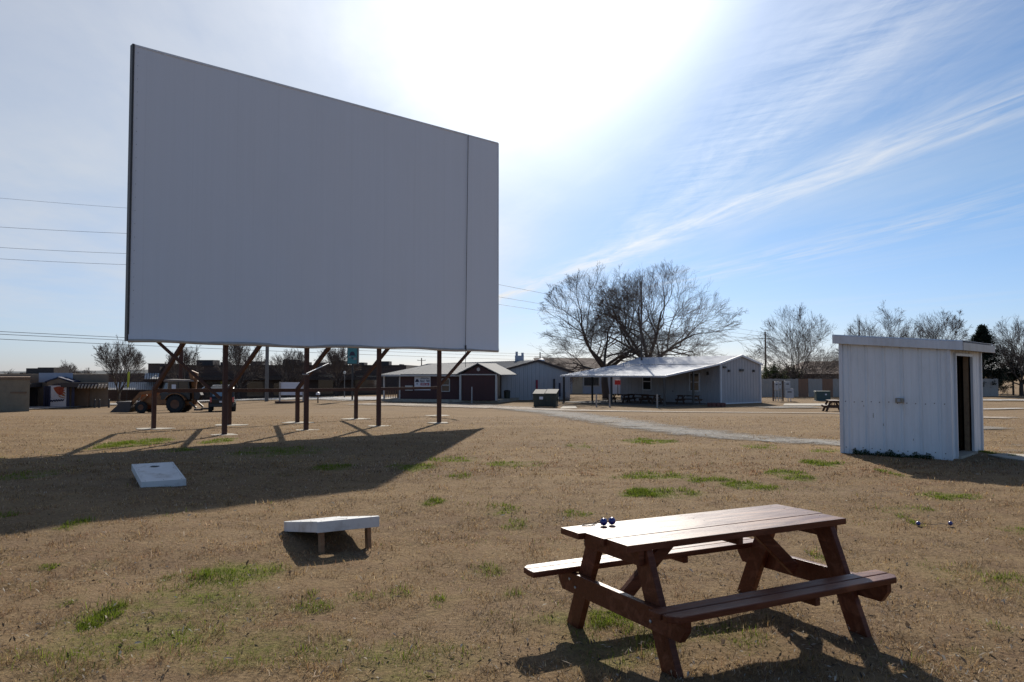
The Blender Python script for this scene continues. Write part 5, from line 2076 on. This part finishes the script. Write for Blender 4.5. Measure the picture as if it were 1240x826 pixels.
# ------------------------------------------------------------------ backhoe
def backhoe():
    Y = 55
    o = gx(200, Y)
    s = Y / FPX                      # metres per photo pixel at that depth
    t = thing('backhoe', 'weathered orange backhoe loader with dark cab parked behind the screen posts', 'backhoe', o, R(3))
    def X(px):
        return (px - 200) * s
    def Z(py):
        return (497 - py) * s
    hw = .75
    # loader bucket
    b = MB()
    prof = [(143, 496), (165, 496), (168, 491), (167, 483), (150, 483.5), (152.5, 487)]
    b.prism([(X(p[0]), -1.0, Z(p[1])) for p in prof], (0, 0, 0), (0, 2.0, 0))
    b.build('loader_bucket', M['bucket'], t, bevel=.02)
    for y in (-.62, .62):
        b = MB()
        b.bar((X(164), y, Z(488)), (X(176), y, Z(474)), .10, .22)
        b.bar((X(175), y, Z(474)), (X(196), y, Z(471)), .10, .22)
        b.bar((X(169), y * .98, Z(490)), (X(184), y * .98, Z(476)), .08, .12)
        b.build('loader_arm', M['orange'], t, bevel=.01)
    b = MB()
    for y in (-.5, .5):
        b.tube([(X(168), y, Z(487)), (X(181), y, Z(479))], .05, 8)
    b.build('hydraulic_ram', M['chrome'], t, smooth=True)
    b = MB()
    b.prism([(X(p[0]), -.45, Z(p[1])) for p in ((172, 486), (203, 487), (203, 473), (196, 472), (176, 475))], (0, 0, 0), (0, .9, 0))
    b.build('hood', M['orange'], t, bevel=.04)
    b = MB()
    b.span((X(172), -.4, Z(488)), (X(236), .4, Z(483)))
    b.span((X(196), -.7, Z(487)), (X(212), .7, Z(481)))
    b.build('chassis', M['orange'], t, bevel=.02)
    gr = MB()
    gr.span((X(171.3), -.38, Z(485.5)), (X(171.95), .38, Z(476.5)))
    gr.build('grille', M['darkmetal'], t)
    # cab
    b = MB()
    for px0, py0, px1, py1 in ((199, 476, 205, 459.5), (233, 476, 232, 459.5), (220, 476, 220, 459.5)):
        for y in (-.62, .62):
            b.bar((X(px0), y, Z(py0)), (X(px1), y, Z(py1)), .08, .08, up=(0, 1, 0))
    b.span((X(200), -.66, Z(481)), (X(234), .66, Z(473)))
    b.build('cab', M['blackpaint'], t, bevel=.01)
    b = MB()
    b.prism([(X(p[0]), -.75, Z(p[1])) for p in ((203, 459.6), (236, 459.6), (235, 457.6), (205, 456.8))], (0, 0, 0), (0, 1.5, 0))
    b.build('cab_roof', mat('cab_roof', (.24, .2, .17), (.18, .15, .13), .6), t, bevel=.02)
    b = MB()
    b.add([(X(199.3), -.6, Z(475)), (X(199.3), .6, Z(475)), (X(204.8), .6, Z(460)), (X(204.8), -.6, Z(460))], [(0, 1, 2, 3)])
    b.add([(X(200), -.63, Z(474)), (X(207), -.63, Z(474)), (X(208), -.63, Z(461)), (X(205), -.63, Z(461))], [(0, 1, 2, 3)])
    b.build('windscreen', M['skyglass'], t)
    b = MB()
    b.add([(X(208), -.625, Z(474)), (X(232), -.625, Z(474)), (X(231.5), -.625, Z(460)), (X(208.5), -.625, Z(460))], [(0, 1, 2, 3)])
    b.build('side_window', M['glass'], t)
    b = MB()
    b.add([(X(208), .625, Z(474)), (X(232), .625, Z(474)), (X(231.5), .625, Z(460)), (X(208.5), .625, Z(460))], [(0, 1, 2, 3)])
    b.build('side_window', M['glass'], t)
    b = MB()
    b.span((X(212.5), -.655, Z(470.5)), (X(217.5), -.64, Z(463)))
    b.build('window_notice', M['paperwhite'], t)
    b = MB()
    b.span((X(216), -.25, Z(478)), (X(224), .25, Z(473.5)))
    b.span((X(223), -.25, Z(473.5)), (X(225), .25, Z(466)))
    b.build('seat', M['tyre'], t, bevel=.03)
    def wheel(px, r, w, y):
        p = MB()
        p.lathe([(r * .5, -w / 2), (r * .88, -w / 2), (r, -w * .3), (r, w * .3), (r * .88, w / 2), (r * .5, w / 2)], (X(px), y, r), 22, 'Y')
        wo = p.build('wheel', M['tyre'], t)
        h = MB()
        h.lathe([(.001, -w * .35), (r * .3, -w * .42), (r * .5, -w * .46), (r * .5, w * .46), (.001, w * .35)], (X(px), y, r), 16, 'Y')
        h.build('rim', M['hub'], wo)
        tr = MB()
        for k in range(18):
            a = 2 * PI * k / 18
            m = Matrix.Rotation(-a, 4, 'Y')
            tr.box((X(px) + r * math.cos(a), y, r + r * math.sin(a)), (.05, w * .9, .05), mtx=m)
        tr.build('tread', M['tyre'], wo)
    wheel(218.5, .62, .42, -.78)
    wheel(218.5, .62, .42, .78)
    wheel(178, .4, .26, -.72)
    wheel(178, .4, .26, .72)
    b = MB()
    pts = []
    for k in range(9):
        a = R(20 + 140 * k / 8)
        pts.append((X(218.5) + .74 * math.cos(a), Z(487) + .08 + .70 * math.sin(a)))
    for y in (-.80, .80):
        for p, q in zip(pts[:-1], pts[1:]):
            b.bar((p[0], y, p[1]), (q[0], y, q[1]), .42, .05, up=(0, 1, 0) if False else (0, 0, 1))
    b.build('fender', M['orange'], t)
    # backhoe boom folded upright, dipper, rear bucket, stabiliser
    b = MB()
    b.bar((X(236.5), 0, Z(487)), (X(235.0), 0, Z(466)), .26, .34, up=(0, 1, 0))
    b.bar((X(235.5), 0, Z(468)), (X(231.5), 0, Z(449)), .24, .34, up=(0, 1, 0))
    b.build('boom', M['orange'], t, bevel=.02)
    b = MB()
    b.bar((X(231), 0, Z(447.5)), (X(239), 0, Z(451)), .2, .26, up=(0, 1, 0))
    b.bar((X(237.5), 0, Z(451)), (X(235.5), 0, Z(470)), .2, .22, up=(0, 1, 0))
    b.build('dipper_arm', M['orange'], t, bevel=.015)
    b = MB()
    b.tube([(X(239), 0, Z(455)), (X(247.5), 0, Z(466))], .05, 8)
    b.tube([(X(247.5), 0, Z(466)), (X(239), 0, Z(474))], .04, 8)
    b.build('hydraulic_ram', M['chrome'], t, smooth=True)
    b = MB()
    b.prism([(X(p[0]), -.3, Z(p[1])) for p in ((236, 470), (242, 470), (245, 476), (242, 482), (236.5, 481))], (0, 0, 0), (0, .6, 0))
    b.build('rear_bucket', M['bucket'], t, bevel=.02)
    for y in (-.7, .7):
        b = MB()
        b.bar((X(234), y, Z(484)), (X(242), y, Z(491)), .12, .14, up=(0, 1, 0))
        b.box((X(244.5), y, Z(493)), (.5, .34, .12))
        b.build('stabiliser', M['bucket'], t, bevel=.01)
    b = MB()
    b.tube([(X(189), .2, Z(474)), (X(189), .2, Z(465))], .045, 8)
    b.build('exhaust', M['darkmetal'], t)
backhoe()

# ------------------------------------------------------------------ dark vehicle seen from behind
def dark_suv():
    p = gx(270.5, 55.5)
    t = thing('parked_suv', 'dark parked vehicle with black tyres seen from behind a screen post', 'car', p, R(19))
    b = MB()
    # lengthwise profile (y forward), extruded across
    prof = [(-2.1, .38), (-2.15, .95), (-2.05, 1.08), (-1.95, 1.62), (-1.6, 1.76), (.5, 1.74), (1.0, 1.1), (2.0, .95), (2.1, .4)]
    b.prism([(-.78, y, z) for y, z in prof], (0, 0, 0), (1.56, 0, 0))
    b.build('body', M['blackpaint'], t, bevel=.07)
    b = MB()
    b.add([(-.62, -2.075, 1.12), (.62, -2.075, 1.12), (.55, -1.985, 1.58), (-.55, -1.985, 1.58)], [(0, 1, 2, 3)])
    b.build('rear_window', M['skyglass'], t)
    for s in (-1, 1):
        b = MB()
        b.add([(s * .784, -1.8, 1.1), (s * .784, .7, 1.1), (s * .784, .4, 1.6), (s * .784, -1.75, 1.6)], [(0, 1, 2, 3)])
        b.build('side_window', M['carglass'], t)
        b = MB()
        b.box((s * .72, -2.14, .88), (.12, .08, .34))
        b.build('tail_light', M['taillight'], t, bevel=.02)
        for y in (-1.35, 1.35):
            w = MB()
            w.lathe([(.2, -.13), (.33, -.13), (.37, -.09), (.37, .09), (.33, .13), (.2, .13)], (0, 0, 0), 20, 'Y')
            w.v = [(s * .76 - v[1], y + v[0], .37 + v[2]) for v in w.v]
            wo = w.build('wheel', M['tyre'], t)
            w = MB()
            w.lathe([(.001, -.1), (.2, -.12), (.2, .12), (.001, .1)], (0, 0, 0), 14, 'Y')
            w.v = [(s * .76 - v[1], y + v[0], .37 + v[2]) for v in w.v]
            w.build('rim', M['galv'], wo)
    b = MB()
    b.box((0, -2.17, .5), (1.6, .1, .2))
    b.build('bumper', M['darkmetal'], t, bevel=.03)
    b = MB()
    for s in (-.6, .6):
        b.bar((s, -1.5, 1.83), (s, .3, 1.82), .04, .05)
    for y in (-1.4, .1):
        b.bar((-.66, y, 1.85), (.66, y, 1.85), .05, .04)
    b.build('roof_rack', M['chrome'], t)
    b = MB()
    b.box((0, -2.235, .75), (.34, .02, .12))
    b.build('number_plate', M['paperwhite'], t)
dark_suv()

# ------------------------------------------------------------------ signs and posts in the middle distance
def teal_sign():
    Y = 75
    g = gx(427, Y)
    s = Y / FPX
    t = thing('pole_sign', 'tall teal sign with dark emblem on a thin pole beyond the screen posts', 'sign', g, 0)
    zb = CH + (451 - 441) * s - g.z
    b = MB()
    b.tube([(0, 0, -.1), (0, 0, zb + .1)], .09, 10)
    b.build('pole', M['darkmetal'], t)
    b = MB()
    b.span((-.5, -.1, zb), (.53, .5, zb + 2.3))
    b.build('cabinet', M['darkmetal'], t, bevel=.02)
    b = MB()
    b.span((-.46, -.13, zb + .05), (.44, -.104, zb + 2.25))
    b.build('face', M['teal'], t)
    e = MB()
    x, z, o = Vector((1, 0, 0)), Vector((0, 0, 1)), Vector((0, -1, 0))
    emblem(e, Vector((0, -.134, zb + .82)), x, z, o, .62)
    e.build('emblem', M['ink'], t)
    e = MB()
    lettering(e, Vector((0, -.134, zb)), x, z, o, -.36, -.16, .62, .74, 9, 3)
    lettering(e, Vector((0, -.134, zb)), x, z, o, .14, .38, .40, .62, 11, 4)
    e.build('lettering', M['pink'], t)
teal_sign()

def white_board():
    Y = 74
    g = gx(354, Y)
    s = Y / FPX
    t = thing('blank_board', 'blank white sign board on two posts above a mulch bed', 'sign board', g, 0)
    b = MB()
    z0, z1 = (CH + (451 - 478.5) * s) - g.z, (CH + (451 - 463) * s) - g.z
    b.span((-15 * s, -.05, z0), (15 * s, .05, z1))
    b.build('panel', M['paperwhite'], t, bevel=.01)
    for x in (-14.2, 14.2):
        p = MB()
        p.span((x * s - .07, -.13, -.1), (x * s + .07, -.052, z1 + .05))
        p.build('post', M['fencegrey'], t)
    m = MB()
    q = [(1.6 * math.cos(a), -.1 + .5 * math.sin(a), -.03) for a in np.linspace(0, 2 * PI, 17)[:-1]]
    m.prism(q, (0, 0, 0), (0, 0, .2))
    m.build('mulch_bed', M['mulch'], t, bevel=.06)
white_board()

def mailbox():
    p = gx(385.5, 70)
    t = thing('mailbox', 'small white mailbox on a dark post by the road', 'mailbox', p, 0)
    b = MB()
    b.bar((0, 0, -.1), (0, 0, .75), .09, .09, up=(0, 1, 0))
    b.build('post', M['darkwood'], t)
    b = MB()
    prof = [(-.13, 0), (.13, 0), (.13, .14), (.08, .22), (0, .25), (-.08, .22), (-.13, .14)]
    b.prism([(x, -.22, .75 + z) for x, z in prof], (0, 0, 0), (0, .44, 0))
    b.build('box', M['paperwhite'], t)
mailbox()

def flag():
    Y = 86
    g = gx(155.5, Y)
    s = Y / FPX
    t = thing('feather_flag', 'yellow-green feather flag standing beside the round bare tree', 'flag', g, 0)
    zt = CH + (451 - 451) * s - g.z
    zb = CH + (451 - 470) * s - g.z
    b = MB()
    b.tube([(-.1, 0, -.1), (-.1, 0, zt - .2), (-.02, 0, zt + .1)], .025, 6)
    b.build('pole', M['darkmetal'], t)
    b = MB()
    b.prism([(-.1, -.01, zb), (.14, -.02, zb + .1), (.18, .02, zt - .5), (.2, 0, zt + .05), (-.02, 0, zt + .1), (-.1, .01, zt - .3)], (0, 0, 0), (0, .012, 0))
    b.build('banner', M['yellow'], t)
flag()

# utility poles and wires
def pole(px, Y, ztop, label, arms, m=None, r=.15, wood_=True):
    g = gx(px, Y)
    t = thing('utility_pole', label, 'utility pole', g, 0, 'utility poles')
    b = MB()
    b.tube([(0, 0, -.2), (0, 0, ztop - g.z)], [r, r * .7], 10)
    b.build('pole', m or M['pole'], t)
    for h, w in arms:
        a = MB()
        a.bar((-w / 2, -.12, h - g.z), (w / 2, -.12, h - g.z), .1, .12)
        ao = a.build('crossarm', M['pole'], t)
        i = MB()
        for x in (-w / 2 + .1, 0, w / 2 - .1):
            i.tube([(x, -.12, h - g.z + .06), (x, -.12, h - g.z + .28)], [.05, .03], 6)
        i.build('insulator', M['greypole'], ao)
    return g
Y_B = 82
pole(323.5, Y_B, at(0, 272, Y_B).z, 'grey utility pole rising behind the middle of the screen', [(at(0, 284, Y_B).z, 1.6)], M['greypole'], .2)
pole(927, 180, at(0, 402, 180).z, 'distant utility pole just right of the pale gable building', [(at(0, 410, 180).z, 3.2)], None, .24)
pole(654, 200, at(0, 426.5, 200).z, 'distant utility pole with crossarm above the grey hall roof', [(at(0, 432.5, 200).z, 2.8)], None, .2)
pole(510.5, 210, at(0, 433.5, 210).z, 'distant utility pole with crossarm above the maroon roof', [(at(0, 436.5, 210).z, 2.2)], None, .18)
pole(777, 73, at(0, 341, 73).z, 'dark bare pole standing among the limbs of the big trees', [], M['pole'], .1)
pole(1041, 92, at(0, 387, 92).z, 'dark pole rising behind the shed roof', [], M['pole'], .09)
pole(219.3, 66, at(0, 395, 66).z, 'brown wooden pole rising behind the orange backhoe', [], M['rust'], .2)

def lamp_post():
    p = gx(417.5, 84)
    t = thing('lamp_post', 'slim grey lamp post in front of the dark brick store', 'lamp post', p, 0)
    b = MB()
    b.tube([(0, 0, -.1), (0, 0, 2.6)], [.06, .04], 8)
    b.build('pole', M['greypole'], t)
    b = MB()
    b.lathe([(.001, 2.6), (.12, 2.62), (.16, 2.8), (.05, 2.92), (.001, 2.94)], (0, 0, 0), 10)
    b.build('lamp_head', M['fascia'], t)
lamp_post()

def wire(a, b, sag, label, r, n=24, mid=None):
    m = MB()
    pts = []
    for k in range(n + 1):
        t = k / n
        p = a.lerp(b, t)
        p.z -= sag * 4 * t * (1 - t)
        pts.append(p)
    o0 = pts[0].copy()
    m.tube([p - o0 for p in pts], r, 5)
    o = m.build('power_line', M['wire'])
    o.location = o0
    tag(o, label, 'power line', 'overhead power lines')

names3 = ('topmost', 'middle', 'lowest')
for k, (yl, yb, yc) in enumerate(((267, 286, 403), (292, 310, 407.5), (306, 323, 412))):
    A = at(-110, yl, 70)
    B = at(323.5, yb, Y_B)
    C_ = at(927, yc, 180)
    wire(A, B, .35, f'{names3[k]} of the three higher thin wires in the sky left of the screen', .015)
    wire(B, C_, .6, f'{names3[k]} of the three thin wires descending from the screen behind the bare trees', .021)
wire(at(-110, 230, 64), at(323.5, 262, Y_B), .2, 'faint single wire highest of all in the sky left of the screen', .011)
for k, (yl, yr) in enumerate(((396, 429), (399.3, 432), (405.5, 436))):
    wire(at(-110, yl, 95), at(654, yr, 200), .3, f'{names3[k]} of the three low wires above the treetops at far left', .035)
wire(at(654, 428.5, 200), at(927, 409, 180), .6, 'thin wire running right from the grey hall behind the big bare trees', .03)

# road-edge bollards at left
for px, lab in ((116, 'dark bollard by the brown wall of the mural shop'), (121.5, 'dark bollard second from the brown wall of the mural shop'), (133, 'dark bollard just left of the round bare tree'),
                (17, 'dark bollard before the plain tan building')):
    p = gx(px, 77)
    b = MB()
    b.tube([(0, 0, -.1), (0, 0, .8), (0, 0, .86)], [.1, .1, .05], 8)
    o = b.build('bollard', M['darkmetal'])
    o.location = p
    tag(o, lab, 'bollard', 'dark bollards along the road')

# ------------------------------------------------------------------ trees
def bare_tree(px, Y, top_py, half_px, label, seed, style='spread', trunk_r=None, lean=0.0, group='bare winter trees', density=1.0, base_dx=0, twig_r=.0075, stems=1, low=.22):
    g = gx(px + base_dx, Y)
    H = CH + (451 - top_py) / FPX * Y * 1.0 - g.z
    Rr = half_px / FPX * Y
    off = -base_dx / FPX * Y
    rr = random.Random(seed)
    t = thing('bare_tree', label, 'tree', g, 0, group)
    tr_r = trunk_r or H * .028
    zc = H * (.5 + low / 2)
    hz = H * (1 - low) / 2 * 1.06
    limbs, crown = MB(), MB()
    def inside(p):
        return ((p.x - off) / Rr) ** 2 + (p.y / Rr) ** 2 + ((p.z - zc) / hz) ** 2 < 1.0 or p.z < zc * .8
    cnt = [0]
    def grow(p, d, length, rad, lev):
        n = 3 if lev >= 3 else 5
        pts, rs = [p.copy()], [rad]
        dd = d.copy()
        seg = length / n
        alive = True
        trop = .035 if style == 'spread' else .16
        for i in range(n):
            wv = .15 if lev <= 2 else .085
            outw = (p - Vector((off, 0, zc * .55))).normalized() * (.03 if lev <= 1 else .10)
            dd = (dd + outw + Vector((rr.gauss(0, wv), rr.gauss(0, wv), rr.gauss(0, wv * .8) + trop * (1 if lev < 4 else .3)))).normalized()
            p = p + dd * seg
            pts.append(p.copy())
            rs.append(max(rad * (1 - .62 * (i + 1) / n), twig_r * (1.0 if lev < 5 else .55)))
            if not inside(p):
                alive = False
                break
        tgt = limbs if lev <= 1 else crown
        tgt.tube(pts, rs, 7 if lev == 0 else (5 if lev <= 2 else 3), caps=lev <= 1)
        cnt[0] += 1
        if lev >= 6 or length < .22:
            return
        k = {0: 0, 1: 6, 2: 5, 3: 5, 4: 4, 5: 3}.get(lev, 0)
        k = max(2, round(k * density))
        m = len(pts) - 1
        for i in range(k):
            f = .30 + .70 * (i + rr.random()) / k
            idx = min(int(f * m), m - 1)
            q = pts[idx].lerp(pts[idx + 1], min(1, f * m - idx))
            ax = (pts[idx + 1] - pts[idx]).normalized()
            per = ax.orthogonal().normalized()
            per.rotate(Matrix.Rotation(rr.random() * 6.283, 3, ax))
            ang = (R(rr.uniform(28, 62)) if lev <= 2 else R(rr.uniform(18, 48))) if style == 'spread' else R(rr.uniform(18, 42))
            nd = ax * math.cos(ang) + per * math.sin(ang)
            r0 = rs[idx] * rr.uniform(.42, .66)
            grow(q, nd, length * rr.uniform(.50, .76), max(r0, twig_r), lev + 1)
    tk = MB()
    for st in range(stems):
        a = rr.random() * 6.28
        th = H * (low * rr.uniform(.85, 1.1))
        ld = Vector((lean + (.25 * math.cos(a) if stems > 1 else 0), .25 * math.sin(a) if stems > 1 else 0, 1)).normalized()
        base = Vector((.25 * math.cos(a), .25 * math.sin(a), -.2)) if stems > 1 else Vector((0, 0, -.2))
        mid = base + ld * th * .55 + Vector((rr.gauss(0, .08), rr.gauss(0, .08), 0))
        topp = base + ld * th
        r_ = tr_r / math.sqrt(stems)
        tk.tube([base, base + ld * .35, mid, topp], [r_ * 1.5, r_ * 1.12, r_, r_ * .85], 10)
        nm = 7 if stems == 1 else 4
        for i in range(nm):
            az = 2 * PI * (i + rr.uniform(-.3, .3)) / nm + a
            el = R(rr.uniform(14, 66)) if style == 'spread' else R(rr.uniform(48, 80))
            if i == 0:
                el = R(84)
            d = Vector((math.cos(az) * math.cos(el), math.sin(az) * math.cos(el), math.sin(el)))
            dist = 1.0
            lng = min(H * .5, (Rr / max(.3, math.cos(el))) * .62)
            q = mid.lerp(topp, rr.uniform(.55, 1.0))
            grow(q, d, lng * rr.uniform(.8, 1.1), r_ * rr.uniform(.42, .62), 1)
    tk.build('trunk', M['bark'], t, smooth=True)
    limbs.build('limbs', M['bark'], t, smooth=True)
    crown.build('crown', M['twig'], t)
    return cnt[0]

def scatter_tree(name, px, Y, top_py, half_px, label, seed, n, col, leaf, shape='cone', group='evergreens along the fence', base=.0):
    g = gx(px, Y)
    H = CH + (451 - top_py) / FPX * Y - g.z
    Rr = half_px / FPX * Y
    t = thing(name, label, 'tree' if shape == 'cone' else 'shrub', g, 0, group)
    tk = MB()
    tk.tube([(0, 0, -.2), (0, 0, H * .5), (0, 0, H * .93)], [H * .022, H * .014, H * .004], 8)
    tk.build('trunk', M['bark'], t)
    r = np.random.default_rng(seed)
    V, C = [], []
    # boughs: each a spray of leaf faces
    nb = 150 if shape == 'cone' else 110
    mb_v = []
    bl = MB()
    for k in range(nb):
        if shape == 'cone':
            f = r.random() ** .8
            z = H * (base + .06 + (.92 - base) * f)
            rad = Rr * (1 - f) ** .75 * r.uniform(.65, 1.12) + .1
            a = r.random() * 6.283
            tip = np.array([rad * math.cos(a), rad * math.sin(a), z + rad * .15])
            root = np.array([0, 0, z - rad * .1])
        else:
            a = r.random() * 6.283
            e = math.acos(r.uniform(-.2, 1))
            rad = r.uniform(.6, 1.05)
            tip = np.array([Rr * rad * math.sin(e) * math.cos(a), Rr * rad * math.sin(e) * math.sin(a), H * .45 + H * .55 * rad * math.cos(e)])
            root = np.array([0, 0, H * .3])
        bl.tube([tuple(root), tuple(tip * .97 + root * .03)], [.03, .008], 3, caps=False)
        tone = r.uniform(.55, 1.45)
        m = n // nb
        s = r.random(m) ** .6
        P = root + (tip - root) * s[:, None] + r.normal(0, .07 * (1 + Rr * .35), (m, 3)) * (.35 + .8 * s[:, None])
        d1 = r.normal(0, 1, (m, 3))
        d1 /= np.linalg.norm(d1, axis=1)[:, None]
        d2 = np.cross(d1, r.normal(0, 1, (m, 3)))
        d2 /= np.linalg.norm(d2, axis=1)[:, None]
        L = leaf * r.uniform(.6, 1.4, m)
        q = np.stack([P - d1 * L[:, None], P + d2 * (L * .5)[:, None], P + d1 * L[:, None], P - d2 * (L * .5)[:, None]], 1)
        V.append(q.reshape(-1, 3))
        c = np.array(col) * tone * r.uniform(.75, 1.25, (m, 1))
        C.append(np.repeat(c, 4, 0))
    bl.build('boughs', M['bark'], t)
    V = np.concatenate(V)
    C = np.concatenate(C)
    nf = len(V) // 4
    o = mesh_np('crown', V, np.arange(len(V)), np.arange(nf) * 4, np.full(nf, 4), M['leafgreen'], C)
    o.parent = t

bare_tree(726, 80, 330, 70, 'big spreading bare tree, left of the two behind the porch roof', 3, 'spread', .36, -.05, density=1.0, base_dx=8, twig_r=.0087, low=.26)
bare_tree(806, 85, 325, 80, 'big spreading bare tree, right of the two behind the porch roof', 8, 'spread', .42, 0, density=1.0, base_dx=-22, twig_r=.0093, low=.27)
bare_tree(145, 88, 415, 29, 'round dense bare tree standing left of the backhoe', 12, 'up', .16, density=.85, twig_r=.0100, low=.2)
bare_tree(968, 90, 370, 48, 'bushy many-stemmed bare tree behind the fence left of the shed', 21, 'spread', .24, density=.85, twig_r=.0087, stems=4, low=.12)
bare_tree(1066, 104, 376, 44, 'thin bare tree behind the left part of the shed roof', 31, 'spread', .2, density=1.0, twig_r=.0093, low=.2)
bare_tree(1130, 104, 379, 36, 'thin bare tree behind the right part of the shed roof', 35, 'spread', .18, density=1.0, twig_r=.0093, low=.2)
bare_tree(1236, 88, 382, 36, 'bare tree with dark twigs at the right edge of the picture', 39, 'spread', .22, density=.95, twig_r=.0087, low=.2)
bare_tree(224, 95, 419, 19, 'small bare tree behind the backhoe cab in front of the brick store', 44, 'up', .12, density=.75, twig_r=.0112, low=.2)
bare_tree(291, 95, 417, 28, 'bare tree before the brick store between the two left screen posts', 46, 'up', .13, density=.8, twig_r=.0112, low=.2)
bare_tree(349, 96, 424, 24, 'bare tree before the brick store above the blank white board', 48, 'up', .12, density=.75, twig_r=.0112, low=.2)
bare_tree(408, 95, 421, 27, 'bare tree before the brick store left of the teal pole sign', 50, 'up', .13, density=.8, twig_r=.0112, low=.2)
bare_tree(78, 135, 433, 14, 'small bare tree behind the mural shop roof', 52, 'spread', .13, density=.9, twig_r=.0137, low=.2)
bare_tree(103, 138, 445, 14, 'low bare tree between the mural shop and the round tree', 54, 'spread', .12, density=.85, twig_r=.0137, low=.2)
bare_tree(8, 138, 446, 13, 'low bare tree above the tan building at the left edge', 56, 'spread', .12, density=.8, twig_r=.0137, low=.2)
bare_tree(860, 130, 440, 34, 'low bare thicket tree just above the pale roof ridge', 58, 'spread', .14, density=.8, twig_r=.0125, low=.2)

scatter_tree('cedar_tree', 1190, 88, 394, 31, 'tall dark pointed evergreen right of the shed', 5, 26000, (.020, .030, .021), .085, 'cone')
scatter_tree('evergreen_bush', 936, 92, 436, 18, 'leafy evergreen bush behind the fence beside the pale gable building', 6, 6500, (.05, .07, .028), .08, 'round')
scatter_tree('evergreen_bush', 958, 95, 440, 16, 'leafy evergreen bush behind the fence below the many-stemmed bare tree', 7, 6000, (.036, .05, .024), .08, 'round')
scatter_tree('evergreen_bush', 1226, 90, 420, 20, 'dark evergreen bush below the bare tree at the right edge', 8, 7000, (.016, .022, .016), .08, 'round')
scatter_tree('evergreen_bush', 1205, 96, 447, 12, 'low dark bush at the end of the right fence', 9, 3000, (.022, .03, .02), .08, 'round')
